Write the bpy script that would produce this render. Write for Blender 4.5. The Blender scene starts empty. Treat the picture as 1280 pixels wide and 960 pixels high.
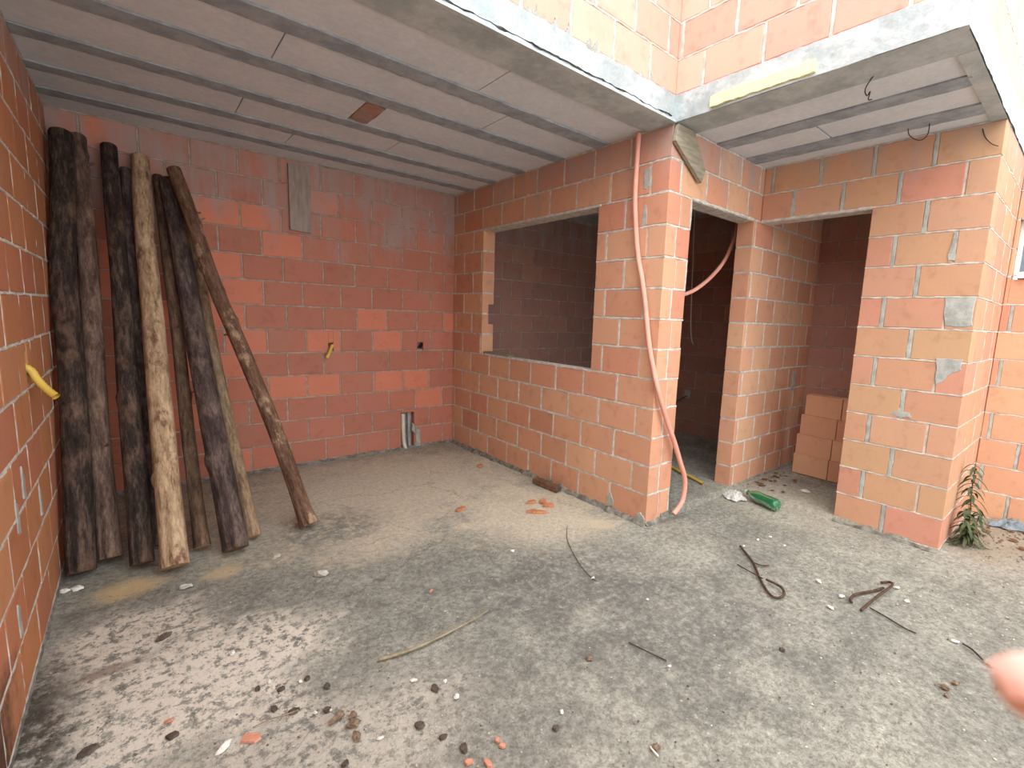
import bpy, math, random
from mathutils import Vector, Matrix, noise as mnoise
random.seed(7)
SC = bpy.context.scene
COL = SC.collection
XL, XW, X2, X3, XR = -0.373, 2.655, 3.914, 4.95, 5.20
YB, YP, YC = 4.591, 1.901, 0.515
H = 2.66
Z0, CH = 0.015, 0.2035          # first course, course height
T = 0.14                        # block thickness

# ------------------------------------------------------------------ helpers
def lin(r, g, b):
    f = lambda c: (c/255/12.92) if c/255 <= .04045 else ((c/255+.055)/1.055)**2.4
    return (f(r), f(g), f(b), 1.0)

class MB:
    """collects verts, faces, a material index per face and a tint per vertex"""
    def __init__(s): s.v, s.f, s.m, s.t = [], [], [], []
    def add(s, vs, fs, mi=0, tint=(.5, .5, .5)):
        o = len(s.v); s.v += [tuple(v) for v in vs]; s.t += [tint]*len(vs)
        for f in fs: s.f.append([o+i for i in f]); s.m.append(mi)
    def box(s, a, b, mi=0, tint=(.5, .5, .5)):
        x0, y0, z0 = a; x1, y1, z1 = b
        s.add([(x0,y0,z0),(x1,y0,z0),(x1,y1,z0),(x0,y1,z0),(x0,y0,z1),(x1,y0,z1),(x1,y1,z1),(x0,y1,z1)],
              [(0,3,2,1),(4,5,6,7),(0,1,5,4),(1,2,6,5),(2,3,7,6),(3,0,4,7)], mi, tint)
    def build(s, name, mats, parent=None, smooth=False, kind=None):
        me = bpy.data.meshes.new(name)
        me.from_pydata(s.v, [], s.f)
        mats = mats if isinstance(mats, (list, tuple)) else [mats]
        for m in mats: me.materials.append(m)
        me.polygons.foreach_set('material_index', s.m)
        if smooth: me.polygons.foreach_set('use_smooth', [True]*len(s.f))
        at = me.attributes.new('tint', 'FLOAT_COLOR', 'POINT')
        flat = []
        for t in s.t: flat += [t[0], t[1], t[2], 1.0]
        at.data.foreach_set('color', flat)
        me.update()
        o = bpy.data.objects.new(name, me); COL.objects.link(o)
        if parent: o.parent = parent
        if kind: o['kind'] = kind
        return o

def tag(o, label, cat, group=None):
    o['label'] = label; o['category'] = cat
    if group: o['group'] = group
    return o
def empty(name, loc=(0, 0, 0)):
    o = bpy.data.objects.new(name, None); COL.objects.link(o); o.location = loc
    o.empty_display_size = .1
    return o

def tube_into(mb, pts, r, seg=10, mi=0, corr=0.0, pitch=.012, caps=True, taper=None, smooth_n=6, tint=(.5,.5,.5)):
    """sweeps a circle along a smoothed polyline; corr > 0 gives corrugations"""
    P = [Vector(p) for p in pts]
    Q = []
    for i in range(len(P)-1):                      # Catmull-Rom
        p0 = P[max(i-1, 0)]; p1 = P[i]; p2 = P[i+1]; p3 = P[min(i+2, len(P)-1)]
        n = smooth_n
        if corr: n = max(3, int((p2-p1).length/(pitch/2)))
        for k in range(n):
            t = k/n
            Q.append(.5*((2*p1)+(p2-p0)*t+(2*p0-5*p1+4*p2-p3)*t*t+(3*p1-p0-3*p2+p3)*t**3))
    Q.append(P[-1])
    N = len(Q); vs = []; fs = []
    d = (Q[1]-Q[0]).normalized(); a = d.orthogonal().normalized()
    for i in range(N):
        d = (Q[min(i+1, N-1)]-Q[max(i-1, 0)])
        if d.length < 1e-9: d = Vector((0, 0, 1))
        d.normalize()
        a = (a-d*a.dot(d)); a = a.normalized() if a.length > 1e-6 else d.orthogonal().normalized()
        b = d.cross(a)
        rr = r if taper is None else r*(1+(taper-1)*i/(N-1))
        if corr and i % 2: rr *= 1-corr
        for k in range(seg):
            t = 2*math.pi*k/seg
            vs.append(Q[i]+(a*math.cos(t)+b*math.sin(t))*rr)
    for i in range(N-1):
        for k in range(seg):
            k2 = (k+1) % seg
            fs.append((i*seg+k, i*seg+k2, (i+1)*seg+k2, (i+1)*seg+k))
    if caps:
        fs.append(tuple(range(seg-1, -1, -1))); fs.append(tuple((N-1)*seg+k for k in range(seg)))
    mb.add(vs, fs, mi, tint)

def bevel(o, w=.004, seg=2):
    m = o.modifiers.new('bevel', 'BEVEL'); m.width = w; m.segments = seg; m.limit_method = 'ANGLE'
    return o

# ------------------------------------------------------------------ materials
def nodes(name):
    m = bpy.data.materials.new(name); m.use_nodes = True
    nt = m.node_tree; b = nt.nodes['Principled BSDF']
    b.inputs['Roughness'].default_value = .9
    b.inputs['Specular IOR Level'].default_value = .25
    return m, nt, b
class NG:
    def __init__(s, nt): s.nt = nt; s.geo = None; s.tc = None
    def n(s, t, **k):
        x = s.nt.nodes.new(t)
        for a, v in k.items(): setattr(x, a, v)
        return x
    def l(s, a, b): s.nt.links.new(a, b)
    def pos(s):
        if not s.tc: s.tc = s.n('ShaderNodeTexCoord')
        return s.tc.outputs['Object']
    def val(s, sock, v):
        if hasattr(v, 'is_linked') or hasattr(v, 'links'): s.l(v, sock)
        else: sock.default_value = v
    def mapping(s, sc, loc=(0, 0, 0)):
        m = s.n('ShaderNodeMapping'); s.l(s.pos(), m.inputs['Vector'])
        m.inputs['Scale'].default_value = sc; m.inputs['Location'].default_value = loc
        return m.outputs['Vector']
    def noise(s, scale, detail=4, rough=.6, vec=None, dist=0.0):
        x = s.n('ShaderNodeTexNoise'); s.l(vec or s.pos(), x.inputs['Vector'])
        x.inputs['Scale'].default_value = scale; x.inputs['Detail'].default_value = detail
        x.inputs['Roughness'].default_value = rough; x.inputs['Distortion'].default_value = dist
        return x.outputs['Fac']
    def math(s, op, a, b=0.0, clamp=False):
        x = s.n('ShaderNodeMath', operation=op); x.use_clamp = clamp
        s.val(x.inputs[0], a); s.val(x.inputs[1], b); return x.outputs[0]
    def rng(s, v, a, b, c=0.0, d=1.0, smooth=True):
        x = s.n('ShaderNodeMapRange'); x.interpolation_type = 'SMOOTHSTEP' if smooth else 'LINEAR'
        s.l(v, x.inputs['Value'])
        for k, q in zip(('From Min', 'From Max', 'To Min', 'To Max'), (a, b, c, d)): x.inputs[k].default_value = q
        return x.outputs['Result']
    def ramp(s, v, stops, interp='LINEAR'):
        x = s.n('ShaderNodeValToRGB'); s.l(v, x.inputs['Fac']); x.color_ramp.interpolation = interp
        e = x.color_ramp.elements
        e[0].position, e[0].color = stops[0]; e[1].position, e[1].color = stops[-1]
        for p, c in stops[1:-1]:
            q = e.new(p); q.color = c
        return x.outputs['Color']
    def mix(s, fac, a, b, mode='MIX'):
        x = s.n('ShaderNodeMix', data_type='RGBA', blend_type=mode)
        s.val(x.inputs[0], fac); s.val(x.inputs[6], a); s.val(x.inputs[7], b); return x.outputs[2]
    def bump(s, b, h, strength=.4, dist=.01):
        x = s.n('ShaderNodeBump'); x.inputs['Strength'].default_value = strength; x.inputs['Distance'].default_value = dist
        s.l(h, x.inputs['Height']); s.l(x.outputs['Normal'], b.inputs['Normal'])

def brick_mat(name, cols, wash=None, drip=False, damp=None):
    """fired clay: one shade per block from the mesh's tint, mottling, fine extrusion streaks, cement wash near the slab"""
    m, nt, b = nodes(name); g = NG(nt)
    at = g.n('ShaderNodeAttribute', attribute_name='tint')
    sep = g.n('ShaderNodeSeparateColor'); g.l(at.outputs['Color'], sep.inputs['Color'])
    n = len(cols)
    c = g.ramp(sep.outputs[0], [(i/(n-1), cols[i]) for i in range(n)])
    mot = g.noise(5, 5, .62)
    c = g.mix(g.rng(mot, .40, .75, 0, .35), c, g.mix(1.0, c, (1.18, 1.10, 1.06, 1), 'MULTIPLY'))
    dk = g.noise(11, 3, .6)
    c = g.mix(g.rng(dk, .52, .74, 0, .45), c, g.mix(1.0, c, (.72, .66, .64, 1), 'MULTIPLY'))
    fine = g.noise(90, 2, .6)
    c = g.mix(g.rng(fine, .35, .7, 0, .22, False), c, g.mix(1.0, c, (.86, .84, .83, 1), 'MULTIPLY'))
    dust = g.noise(2.3, 6, .7)
    c = g.mix(g.rng(dust, .54, .72, 0, .22), c, lin(176, 150, 130))
    if wash:                                        # cement milk run down from the slab's casting, in streaks
        sx = g.n('ShaderNodeSeparateXYZ'); g.l(g.pos(), sx.inputs[0])
        st = g.noise(1.0, 5, .7, g.mapping((9, 9, 1.1)))
        blot = g.noise(3.1, 5, .65)
        z = g.rng(sx.outputs[2], wash[0], wash[1], 0, .34)
        f = g.math('ADD', g.math('MULTIPLY', st, .6), g.math('MULTIPLY', blot, .4))
        f = g.math('ADD', f, z)
        c = g.mix(g.rng(f, .68, .95, 0, wash[2]), c, lin(170, 154, 150))
    if damp:                                        # old soaked splash on the lowest block by the open side
        d = g.n('ShaderNodeVectorMath', operation='DISTANCE'); g.l(g.mapping((1, .55, 1.25)), d.inputs[0])
        d.inputs[1].default_value = (damp[0], damp[1]*.55, damp[2]*1.25)
        f = g.math('ADD', d.outputs['Value'], g.math('MULTIPLY', g.noise(6, 4, .7), .5))
        c = g.mix(g.rng(f, .42, .62, .9, 0), c, lin(58, 46, 38))
    g.l(c, b.inputs['Base Color'])
    h = g.math('ADD', g.math('MULTIPLY', g.noise(45, 4, .65), .7), g.math('MULTIPLY', mot, .8))
    g.bump(b, h, .35, .004)
    return m

def simple_mat(name, c1, c2, scale=8, rough=.9, bump=.3, dist=.006, detail=5, vec=None, spec=.25, fine=True, lo=.35, hi=.65):
    m, nt, b = nodes(name); g = NG(nt)
    v = g.mapping(vec) if vec else None
    n1 = g.noise(scale, detail, .65, v)
    c = g.mix(g.rng(n1, lo, hi), c1, c2)
    if fine:
        n2 = g.noise(scale*9, 3, .7, v)
        c = g.mix(g.rng(n2, .3, .7, 0, .35), c, g.mix(1.0, c, (.72, .72, .72, 1), 'MULTIPLY'))
    g.l(c, b.inputs['Base Color'])
    b.inputs['Roughness'].default_value = rough; b.inputs['Specular IOR Level'].default_value = spec
    if bump:
        h = g.math('ADD', n1, g.math('MULTIPLY', g.noise(scale*7, 4, .7, v), .6))
        g.bump(b, h, bump, dist)
    return m

M = {}
M['brick_window'] = brick_mat('clay_blocks_window_wall', [lin(194,138,110), lin(210,160,128), lin(204,150,120), lin(212,166,132), lin(202,138,112)], wash=(2.0, 2.6, .75))
M['brick_back'] = brick_mat('clay_blocks_back_wall', [lin(176,116,98), lin(190,124,104), lin(182,118,98), lin(214,134,108), lin(202,138,114)], wash=(1.2, 2.5, .85))
M['brick_left'] = brick_mat('clay_blocks_left_wall', [lin(178,118,84), lin(192,130,88), lin(184,118,90), lin(194,138,96)], wash=(1.9, 2.7, .8), damp=(XL, 1.55, .12))
M['brick_right'] = brick_mat('clay_blocks_right_pillar', [lin(194,150,120), lin(200,156,126), lin(196,142,118), lin(194,156,120), lin(202,142,120)], wash=(2.1, 2.75, .6))
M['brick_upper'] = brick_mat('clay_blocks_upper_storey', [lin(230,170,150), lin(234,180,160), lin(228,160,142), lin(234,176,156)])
M['brick_room'] = brick_mat('clay_blocks_rooms', [lin(158,122,110), lin(172,128,114), lin(162,122,110), lin(176,134,118)], wash=(1.6, 2.6, .6))  # same blocks as the back wall, greyed to imitate haze in the rooms
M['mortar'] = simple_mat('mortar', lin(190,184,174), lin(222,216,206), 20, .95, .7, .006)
M['mortar_dull'] = simple_mat('mortar_dull_brown', lin(168,150,136), lin(194,178,164), 20, .95, .7, .006)  # duller, browner mortar for the back wall and the rooms
M['cement'] = simple_mat('grey_cement', lin(158,158,150), lin(186,186,178), 14, .95, .5, .006)
M['footing'] = simple_mat('dirty_cement', lin(104,100,92), lin(152,148,138), 18, .95, .8, .01)
M['concrete'] = simple_mat('cast_concrete', lin(166,175,175), lin(196,203,203), 5, .92, .5, .008)
M['lip_shade'] = simple_mat('painted_lip_shade', lin(70,70,68), lin(104,104,100), 30, .95, .5, .003)  # dark tone stands for the shadow at the slab lip's step
M['joist'] = simple_mat('joist_concrete', lin(146,154,162), lin(170,178,184), 9, .92, .5, .006)
M['panel'] = simple_mat('ceiling_infill', lin(212,220,226), lin(222,229,234), 3, .85, .15, .002)
M['foam'] = simple_mat('yellow_foam', lin(250,238,172), lin(252,242,186), 30, .9, .3, .003)
M['wood_board'] = simple_mat('weathered_board', lin(136,128,112), lin(164,154,134), 6, .9, .4, .003, vec=(1.2, 9, 9))
M['wood_grey'] = simple_mat('cement_stained_board', lin(150,136,126), lin(172,158,146), 6, .9, .4, .003, vec=(6, 6, 1))
M['orange'] = simple_mat('orange_plastic', lin(224,156,136), lin(232,168,148), 6, .5, 0, spec=.4, fine=False)
M['yellow'] = simple_mat('yellow_plastic', lin(214,176,74), lin(226,192,92), 6, .5, 0, spec=.4, fine=False)
M['black_plastic'] = simple_mat('black_plastic', lin(22,22,24), lin(34,34,36), 6, .5, 0, fine=False)
M['pvc'] = simple_mat('white_pipe', lin(214,208,194), lin(226,222,210), 8, .5, .05)
M['rebar'] = simple_mat('rusty_steel', lin(62,48,40), lin(96,74,58), 60, .8, .6, .001)
M['wire'] = simple_mat('dark_wire', lin(58,52,46), lin(80,70,60), 40, .7, 0)
M['twig'] = simple_mat('dry_twig', lin(138,124,102), lin(168,154,128), 30, .9, .3, .001)
M['leaf_dry'] = simple_mat('dry_leaf', lin(104,72,48), lin(150,112,76), 40, .85, .3, .001)
M['bag'] = simple_mat('crumpled_bag', lin(196,192,184), lin(224,220,212), 30, .6, .3, .003, spec=.4)
M['plant'] = simple_mat('dusty_leaf', lin(56,68,44), lin(92,98,66), 25, .7, .1, .001)
M['stem'] = simple_mat('weed_stem', lin(92,84,58), lin(116,104,76), 25, .8, .1, .001)
M['window_frame'] = simple_mat('white_frame', lin(214,212,208), lin(226,224,220), 8, .5, 0)
M['blue_shutter'] = simple_mat('blue_grey_sash', lin(108,124,136), lin(122,138,148), 8, .4, 0)
M['white_chip'] = simple_mat('white_stone', lin(222,218,208), lin(238,234,226), 60, .9, .3, .001)
M['dark_chip'] = simple_mat('dark_bark_chip', lin(76,65,57), lin(108,94,84), 60, .9, .5, .001)
M['brown_chip'] = simple_mat('brown_stone', lin(112,92,76), lin(148,126,106), 60, .9, .5, .001)
M['orange_chip'] = simple_mat('clay_shard', lin(204,136,108), lin(216,154,128), 60, .9, .3, .001)
M['shard'] = simple_mat('pale_clay_shard', lin(178,112,76), lin(202,140,104), 40, .9, .3, .001)
M['pale_chip'] = simple_mat('pale_stone', lin(178,172,160), lin(206,200,190), 50, .9, .4, .001)
M['offcut'] = simple_mat('dark_offcut', lin(104,74,56), lin(134,100,76), 30, .9, .4, .002)
M['scrap'] = simple_mat('grey_blue_plastic', lin(112,122,128), lin(140,150,154), 10, .5, .1, .003)
M['box_plastic'] = simple_mat('pale_outlet', lin(170,166,156), lin(186,182,172), 10, .6, 0)

def floor_mat():
    m, nt, b = nodes('rough_concrete_floor'); g = NG(nt)
    big = g.noise(.9, 6, .62); mid = g.noise(4.5, 7, .68); fine = g.noise(34, 6, .8); grit = g.noise(130, 2, .7)
    c = g.mix(g.rng(mid, .32, .68), lin(142,140,130), lin(174,171,158))
    c = g.mix(g.rng(big, .42, .66, 0, .55), c, lin(190,186,172))
    def blob(x, y, rx, ry, wob=.9, a=1.0, edge=.6):
        mp = g.n('ShaderNodeMapping'); mp.vector_type = 'POINT'; g.l(g.pos(), mp.inputs['Vector'])
        mp.inputs['Location'].default_value = (-x/rx, -y/ry, 0); mp.inputs['Scale'].default_value = (1/rx, 1/ry, 0)
        ln = g.n('ShaderNodeVectorMath', operation='LENGTH'); g.l(mp.outputs[0], ln.inputs[0])
        d = g.math('ADD', ln.outputs['Value'], g.math('MULTIPLY', g.math('SUBTRACT', mid, .5), wob*2))
        return g.rng(d, 1-edge, 1+edge*.4, a, 0)
    # grain
    c = g.mix(g.rng(fine, .40, .56, .7, 0), c, g.mix(1.0, c, (.50, .49, .48, 1), 'MULTIPLY'))
    c = g.mix(g.rng(fine, .58, .70, 0, .7), c, lin(222,216,202))
    c = g.mix(g.rng(grit, .36, .52, .6, 0), c, g.mix(1.0, c, (.6, .6, .6, 1), 'MULTIPLY'))
    # sand and dust left under the roof
    for z in ((1.5, 3.65, 1.6, 1.05, .8), (2.2, 2.55, .65, .65, .75), (1.1, 2.85, .5, .3, .6), (3.9, 1.5, .5, .6, .3)):
        c = g.mix(blob(*z[:4], a=z[4]), c, g.mix(g.rng(fine, .42, .6), lin(208,194,168), lin(224,212,190)))
    c = g.mix(blob(-.12, 2.98, .16, .12, a=.9), c, lin(214,188,142))
    c = g.mix(blob(.28, 2.9, .12, .08, a=.7), c, lin(212,190,152))
    c = g.mix(blob(2.42, 2.1, .12, .1, a=.7), c, lin(206,190,160))
    # grey algae and soot stains on the weathered part
    stain = g.noise(16, 7, .8)
    for x, y, rx, ry, a in ((1.75, 1.72, .7, .4, .8), (1.95, 1.1, .6, .45, .7), (.9, 3.15, .4, .3, .7), (.95, 1.2, .6, .35, .4),
                            (.35, 1.6, .45, .3, .5), (1.3, 2.2, .6, .35, .45), (-.1, 2.75, .35, .22, .5), (3.0, 1.25, .5, .3, .3),
                            (.2, 2.4, .5, .35, .4), (2.7, .3, .9, .5, .25)):
        k = g.math('MULTIPLY', blob(x, y, rx, ry, a=a), g.rng(stain, .36, .62))
        c = g.mix(k, c, lin(104,100,96))
    c = g.mix(g.math('MULTIPLY', blob(.9, 3.0, .25, .2, a=.6), g.rng(stain, .4, .6)), c, lin(126,132,132))
    # spilled lime, broken up by the roughness of the concrete
    lime = g.noise(23, 7, .82)
    for x, y, rx, ry, a in ((.02, 2.0, .5, .38, 1), (-.1, 2.52, .36, .28, .85), (.28, 2.12, .4, .28, .9), (.35, 1.45, .6, .3, .5)):
        k = g.math('MULTIPLY', blob(x, y, rx, ry, a=a), g.rng(lime, .43, .52))
        c = g.mix(k, c, lin(232,222,206))
    k = g.math('MULTIPLY', blob(.0, 2.0, .7, .5, a=.8), g.rng(g.noise(15, 6, .8), .58, .66))
    c = g.mix(k, c, lin(84,78,72))
    # soaked dirt along the left wall
    c = g.mix(g.math('MULTIPLY', blob(-.36, 2.05, .13, .6, a=.9), g.rng(stain, .3, .55)), c, lin(66,56,48))
    c = g.mix(blob(-.17, 2.33, .10, .035, a=.6, wob=1.4), c, lin(110,84,68))
    c = g.mix(blob(4.6, .35, .7, .4, a=.6), c, lin(168,150,128))
    # hairline cracks
    vo = g.n('ShaderNodeTexVoronoi', feature='DISTANCE_TO_EDGE')
    wv = g.n('ShaderNodeVectorMath', operation='ADD'); g.l(g.pos(), wv.inputs[0])
    cx = g.n('ShaderNodeCombineXYZ'); g.l(g.math('MULTIPLY', mid, .5), cx.inputs[0]); g.l(g.math('MULTIPLY', big, .7), cx.inputs[1]); g.l(cx.outputs[0], wv.inputs[1])
    g.l(wv.outputs[0], vo.inputs['Vector']); vo.inputs['Scale'].default_value = .9
    c = g.mix(g.rng(vo.outputs['Distance'], .0, .004, .45, 0), c, lin(84,78,72))
    g.l(c, b.inputs['Base Color']); b.inputs['Roughness'].default_value = .95
    h = g.math('ADD', g.math('MULTIPLY', mid, 1.3), g.math('ADD', g.math('MULTIPLY', fine, .9), g.math('MULTIPLY', grit, .35)))
    g.bump(b, h, .75, .014)
    return m
M['floor'] = floor_mat()

# ------------------------------------------------------------------ blockwork
def subtract(rects, o):
    """cuts rectangle o = (u0,u1,z0,z1) out of every rectangle"""
    out = []
    for a in rects:
        u0, u1, z0, z1 = a
        if o[1] <= u0 or o[0] >= u1 or o[3] <= z0 or o[2] >= z1: out.append(a); continue
        if o[0] > u0: out.append((u0, o[0], z0, z1))
        if o[1] < u1: out.append((o[1], u1, z0, z1))
        a0, a1 = max(u0, o[0]), min(u1, o[1])
        if o[2] > z0: out.append((a0, a1, z0, o[2]))
        if o[3] < z1: out.append((a0, a1, o[3], z1))
    return out

def rough_strip(mb, P, line, half, proud, step, vertical, mi, rnd):
    """one bed or head joint: a ragged ribbon of mortar, slightly proud of the blocks in places"""
    a, b, k = line
    n = max(2, int((b-a)/step)); vs = []; fs = []
    ph = rnd.uniform(0, 50)
    for i in range(n+1):
        s = a+(b-a)*i/n
        w1 = half*(.55+1.1*abs(mnoise.noise((s*9+ph, 0, 1)))+rnd.uniform(-.2, .35))
        w2 = half*(.55+1.1*abs(mnoise.noise((s*9+ph, 3, 1)))+rnd.uniform(-.2, .35))
        d = proud+rnd.uniform(-.0025, .0015)
        c = k+rnd.uniform(-.0012, .0012)
        for off, dd in ((-w1, -.006), (-w1*.7, d), (w2*.7, d), (w2, -.006)):
            vs.append(P(s, c+off, dd) if not vertical else P(c+off, s, dd))
    for i in range(n):
        for j in range(3):
            q = (i*4+j, (i+1)*4+j, (i+1)*4+j+1, i*4+j+1)
            fs.append(q if vertical else q[::-1])
    mb.add(vs, fs, mi)

def block_wall(mb, O, ux, nx, u0, u1, zlo=Z0, n=13, pitch=.32, off=0.0, openings=(), holes=(), t=T, joint=.010, vjoint=.011,
               first=(), last=(), seed=1, ragged=True, proud=.0, ch=CH, back=False, missing=(), bias=None, ctop=.035, vmat=1, backholes=()):
    """courses of hollow blocks through the whole thickness, mortar set back, ragged joints on the face"""
    rnd = random.Random(seed)
    O = Vector((O[0], O[1], 0)); ux = Vector((ux[0], ux[1], 0)); nx = Vector((nx[0], nx[1], 0))
    P = lambda u, z, d: O+ux*u+nx*d+Vector((0, 0, z))
    flip = ux.cross(nx).z > 0     # keep face winding outward
    cuts = list(openings)+[h[:4] for h in holes]
    bcuts = [h[:4] for h in backholes]
    ztop = zlo+n*ch
    def chbox(u0, u1, z0, z1, tint, t=t):
        c = .0035; j = lambda: rnd.uniform(-.0012, .0012)
        e = rnd.uniform(-.002, .0012)
        ring = [(u0, z0), (u1, z0), (u1, z1), (u0, z1)]
        inn = [(u0+c, z0+c), (u1-c, z0+c), (u1-c, z1-c), (u0+c, z1-c)]
        vs = [P(a+j(), b+j(), e) for a, b in inn]+[P(a, b, -c+e) for a, b in ring]+[P(a, b, -t+c) for a, b in ring]+[P(a, b, -t) for a, b in inn]
        fs = [(0, 1, 2, 3)]
        for k in range(4):
            k2 = (k+1) % 4
            for r in range(3): fs.append((r*4+k, r*4+4+k, r*4+4+k2, r*4+k2))
        fs.append((15, 14, 13, 12))
        if flip: fs = [f[::-1] for f in fs]
        mb.add(vs, fs, 0, tint)
    joints = []
    for i in range(n):
        za, zb = zlo+i*ch, zlo+(i+1)*ch
        o = off+(pitch/2 if i % 2 else 0)
        a0 = u0+(first[i % 2] if first else 0); a1 = u1-(last[i % 2] if last else 0)
        k = math.floor((a0-o)/pitch); edges = [a0]
        while o+(k+1)*pitch < a1-.045:
            k += 1
            e = o+k*pitch+rnd.uniform(-.012, .012)
            if e > a0+.045: edges.append(e)
        edges.append(a1)
        for e0, e1 in zip(edges[:-1], edges[1:]):
            rs = [(e0+(vjoint/2 if e0 != a0 else 0), e1-(vjoint/2 if e1 != a1 else 0), za+joint/2, zb-joint/2)]
            for c in cuts+bcuts: rs = subtract(rs, c)
            halves = [(max(x0, c[0]), min(x1, c[1]), max(y0, c[2]), min(y1, c[3])) for c in bcuts for x0, x1, y0, y1 in [(e0, e1, za+joint/2, zb-joint/2)]]
            for c in openings: halves = subtract([q for q in halves if q[1] > q[0] and q[3] > q[2]], c)
            r0 = rnd.random()
            if bias: r0 = bias(.5*(e0+e1), .5*(za+zb), r0)
            tint = (r0, rnd.random(), rnd.random())
            if (i, round(e0, 1)) in missing: continue
            for r in rs:
                if r[1]-r[0] > .012 and r[3]-r[2] > .012: chbox(*r, tint)
            for r in halves:
                if r[1]-r[0] > .012 and r[3]-r[2] > .012: chbox(*r, tint, t-backholes[0][4])
            if e1 != a1: joints.append((e1, za, zb))
    core = [(u0, u1, zlo-.03, ztop+ctop)]
    for c in openings: core = subtract(core, c)
    front = core
    for h in holes: front = subtract(front, h[:4])
    front = [a for a in front if a[1]-a[0] > .012]
    D = max([h[4] for h in holes], default=0)
    def slab(rs, d0, d1):
        for a in rs:
            e0 = a[0]+(.004 if abs(a[0]-u0) < 1e-6 else .004); e1 = a[1]-.004
            vs = [P(e0, a[2], d0), P(e1, a[2], d0), P(e1, a[3], d0), P(e0, a[3], d0), P(e0, a[2], d1), P(e1, a[2], d1), P(e1, a[3], d1), P(e0, a[3], d1)]
            fs = [(0, 1, 2, 3), (7, 6, 5, 4), (0, 4, 5, 1), (1, 5, 6, 2), (2, 6, 7, 3), (3, 7, 4, 0)]
            if flip: fs = [f[::-1] for f in fs]
            mb.add(vs, fs, 1)
    if D:
        slab(front, -.006, -D); slab(core, -D, -t+.006)
    elif backholes:
        bk = core
        for h in backholes: bk = subtract(bk, h[:4])
        d = t-backholes[0][4]-.008
        slab(core, -.006, -d); slab([a for a in bk if a[1]-a[0] > .012], -d, -t+.006)
    else: slab(core, -.006, -t+.006)
    if ragged:
        def seg1(a, b, k, vertical):
            iv = [(a, b)]
            for c in cuts:
                lo, hi, p0, p1 = (c[0], c[1], c[2], c[3]) if not vertical else (c[2], c[3], c[0], c[1])
                if p0-.001 < k < p1+.001:
                    nv = []
                    for x0, x1 in iv:
                        if hi <= x0 or lo >= x1: nv.append((x0, x1)); continue
                        if lo > x0: nv.append((x0, lo))
                        if hi < x1: nv.append((hi, x1))
                    iv = nv
            return [q for q in iv if q[1]-q[0] > .02]
        sides = [P]
        for i in range(n+1):
            z = zlo+i*ch
            for a, b in seg1(u0, u1, z, False):
                rough_strip(mb, P, (a, b, z), joint*.68, proud, .028, False, 1, rnd)
        for u, za, zb in joints:
            for a, b in seg1(za, zb, u, True):
                rough_strip(mb, P, (a, b, u), vjoint*.60, proud, .03, True, vmat, rnd)
    return P

def mortar_patch(mb, P, pts, rnd, d=.004, mi=2):
    """a smear of mortar trowelled over the blocks"""
    n = len(pts); cu = sum(p[0] for p in pts)/n; cz = sum(p[1] for p in pts)/n
    rim = []
    for i in range(n):
        a, b = pts[i], pts[(i+1) % n]
        for k in range(5):
            t = k/5
            rim.append((a[0]+(b[0]-a[0])*t+rnd.uniform(-.006, .006), a[1]+(b[1]-a[1])*t+rnd.uniform(-.006, .006)))
    m = len(rim)
    vs = [P(u, z, -.003) for u, z in rim]+[P(cu+(u-cu)*.93, cz+(z-cz)*.93, d) for u, z in rim]+[P(cu, cz, d+.001)]
    fs = []
    for i in range(m):
        j = (i+1) % m
        fs += [(i, j, m+j, m+i), (m+i, m+j, 2*m)]
    mb.add(vs, fs, mi)

def footing(mb, P, a, b, rnd, h=.03, w=.035, mi=3):
    """rough bead of mortar squeezed out under the first course"""
    n = int((b-a)/.03); vs = []; fs = []; ph = rnd.uniform(0, 99)
    for i in range(n+1):
        u = a+(b-a)*i/n
        hh = h*(.5+.9*abs(mnoise.noise((u*7+ph, 0, 0)))+rnd.uniform(-.1, .2)); ww = w*(.4+1.3*abs(mnoise.noise((u*6+ph, 5, 0)))+rnd.uniform(-.1, .2))
        for d, z in ((-.01, hh+.006), (.004, hh), (ww*.6, hh*.55), (ww, .0), (ww, -.02)): vs.append(P(u, z, d))
    for i in range(n):
        for j in range(4): fs.append((i*5+j, i*5+j+1, (i+1)*5+j+1, (i+1)*5+j))
    mb.add(vs, fs, mi)

LINT = Z0+11*CH        # opening heads
SILL = Z0+5*CH
rnd = random.Random(3)

# back wall: runs on behind the room with the window
mb = MB()
P = block_wall(mb, (0, YB), (1, 0), (0, -1), XL-T, XW+.05, pitch=.306, off=1.46-.153, seed=11, vjoint=.013, joint=.011,
    holes=[(1.348, 1.392, 1.045, 1.118, .07), (2.235, 2.30, 1.045, 1.118, .07), (2.055, 2.20, .0, .385, .06)],
    bias=lambda u, z, r: (.75 if (r > .82) else r*.7+.05))
mortar_patch(mb, P, [(2.215, .0), (2.262, .0), (2.268, .19), (2.215, .20)], rnd, .012)
mortar_patch(mb, P, [(2.165, .19), (2.215, .14), (2.20, .24), (2.175, .27)], rnd, .01)
footing(mb, P, XL, XW-.02, rnd, .025, .03)
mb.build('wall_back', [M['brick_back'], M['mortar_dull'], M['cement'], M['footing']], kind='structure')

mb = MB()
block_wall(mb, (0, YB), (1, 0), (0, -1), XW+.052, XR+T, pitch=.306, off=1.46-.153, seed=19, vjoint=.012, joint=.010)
mb.build('wall_back_room', [M['brick_room'], M['mortar_dull'], M['cement'], M['footing']], kind='structure')

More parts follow.
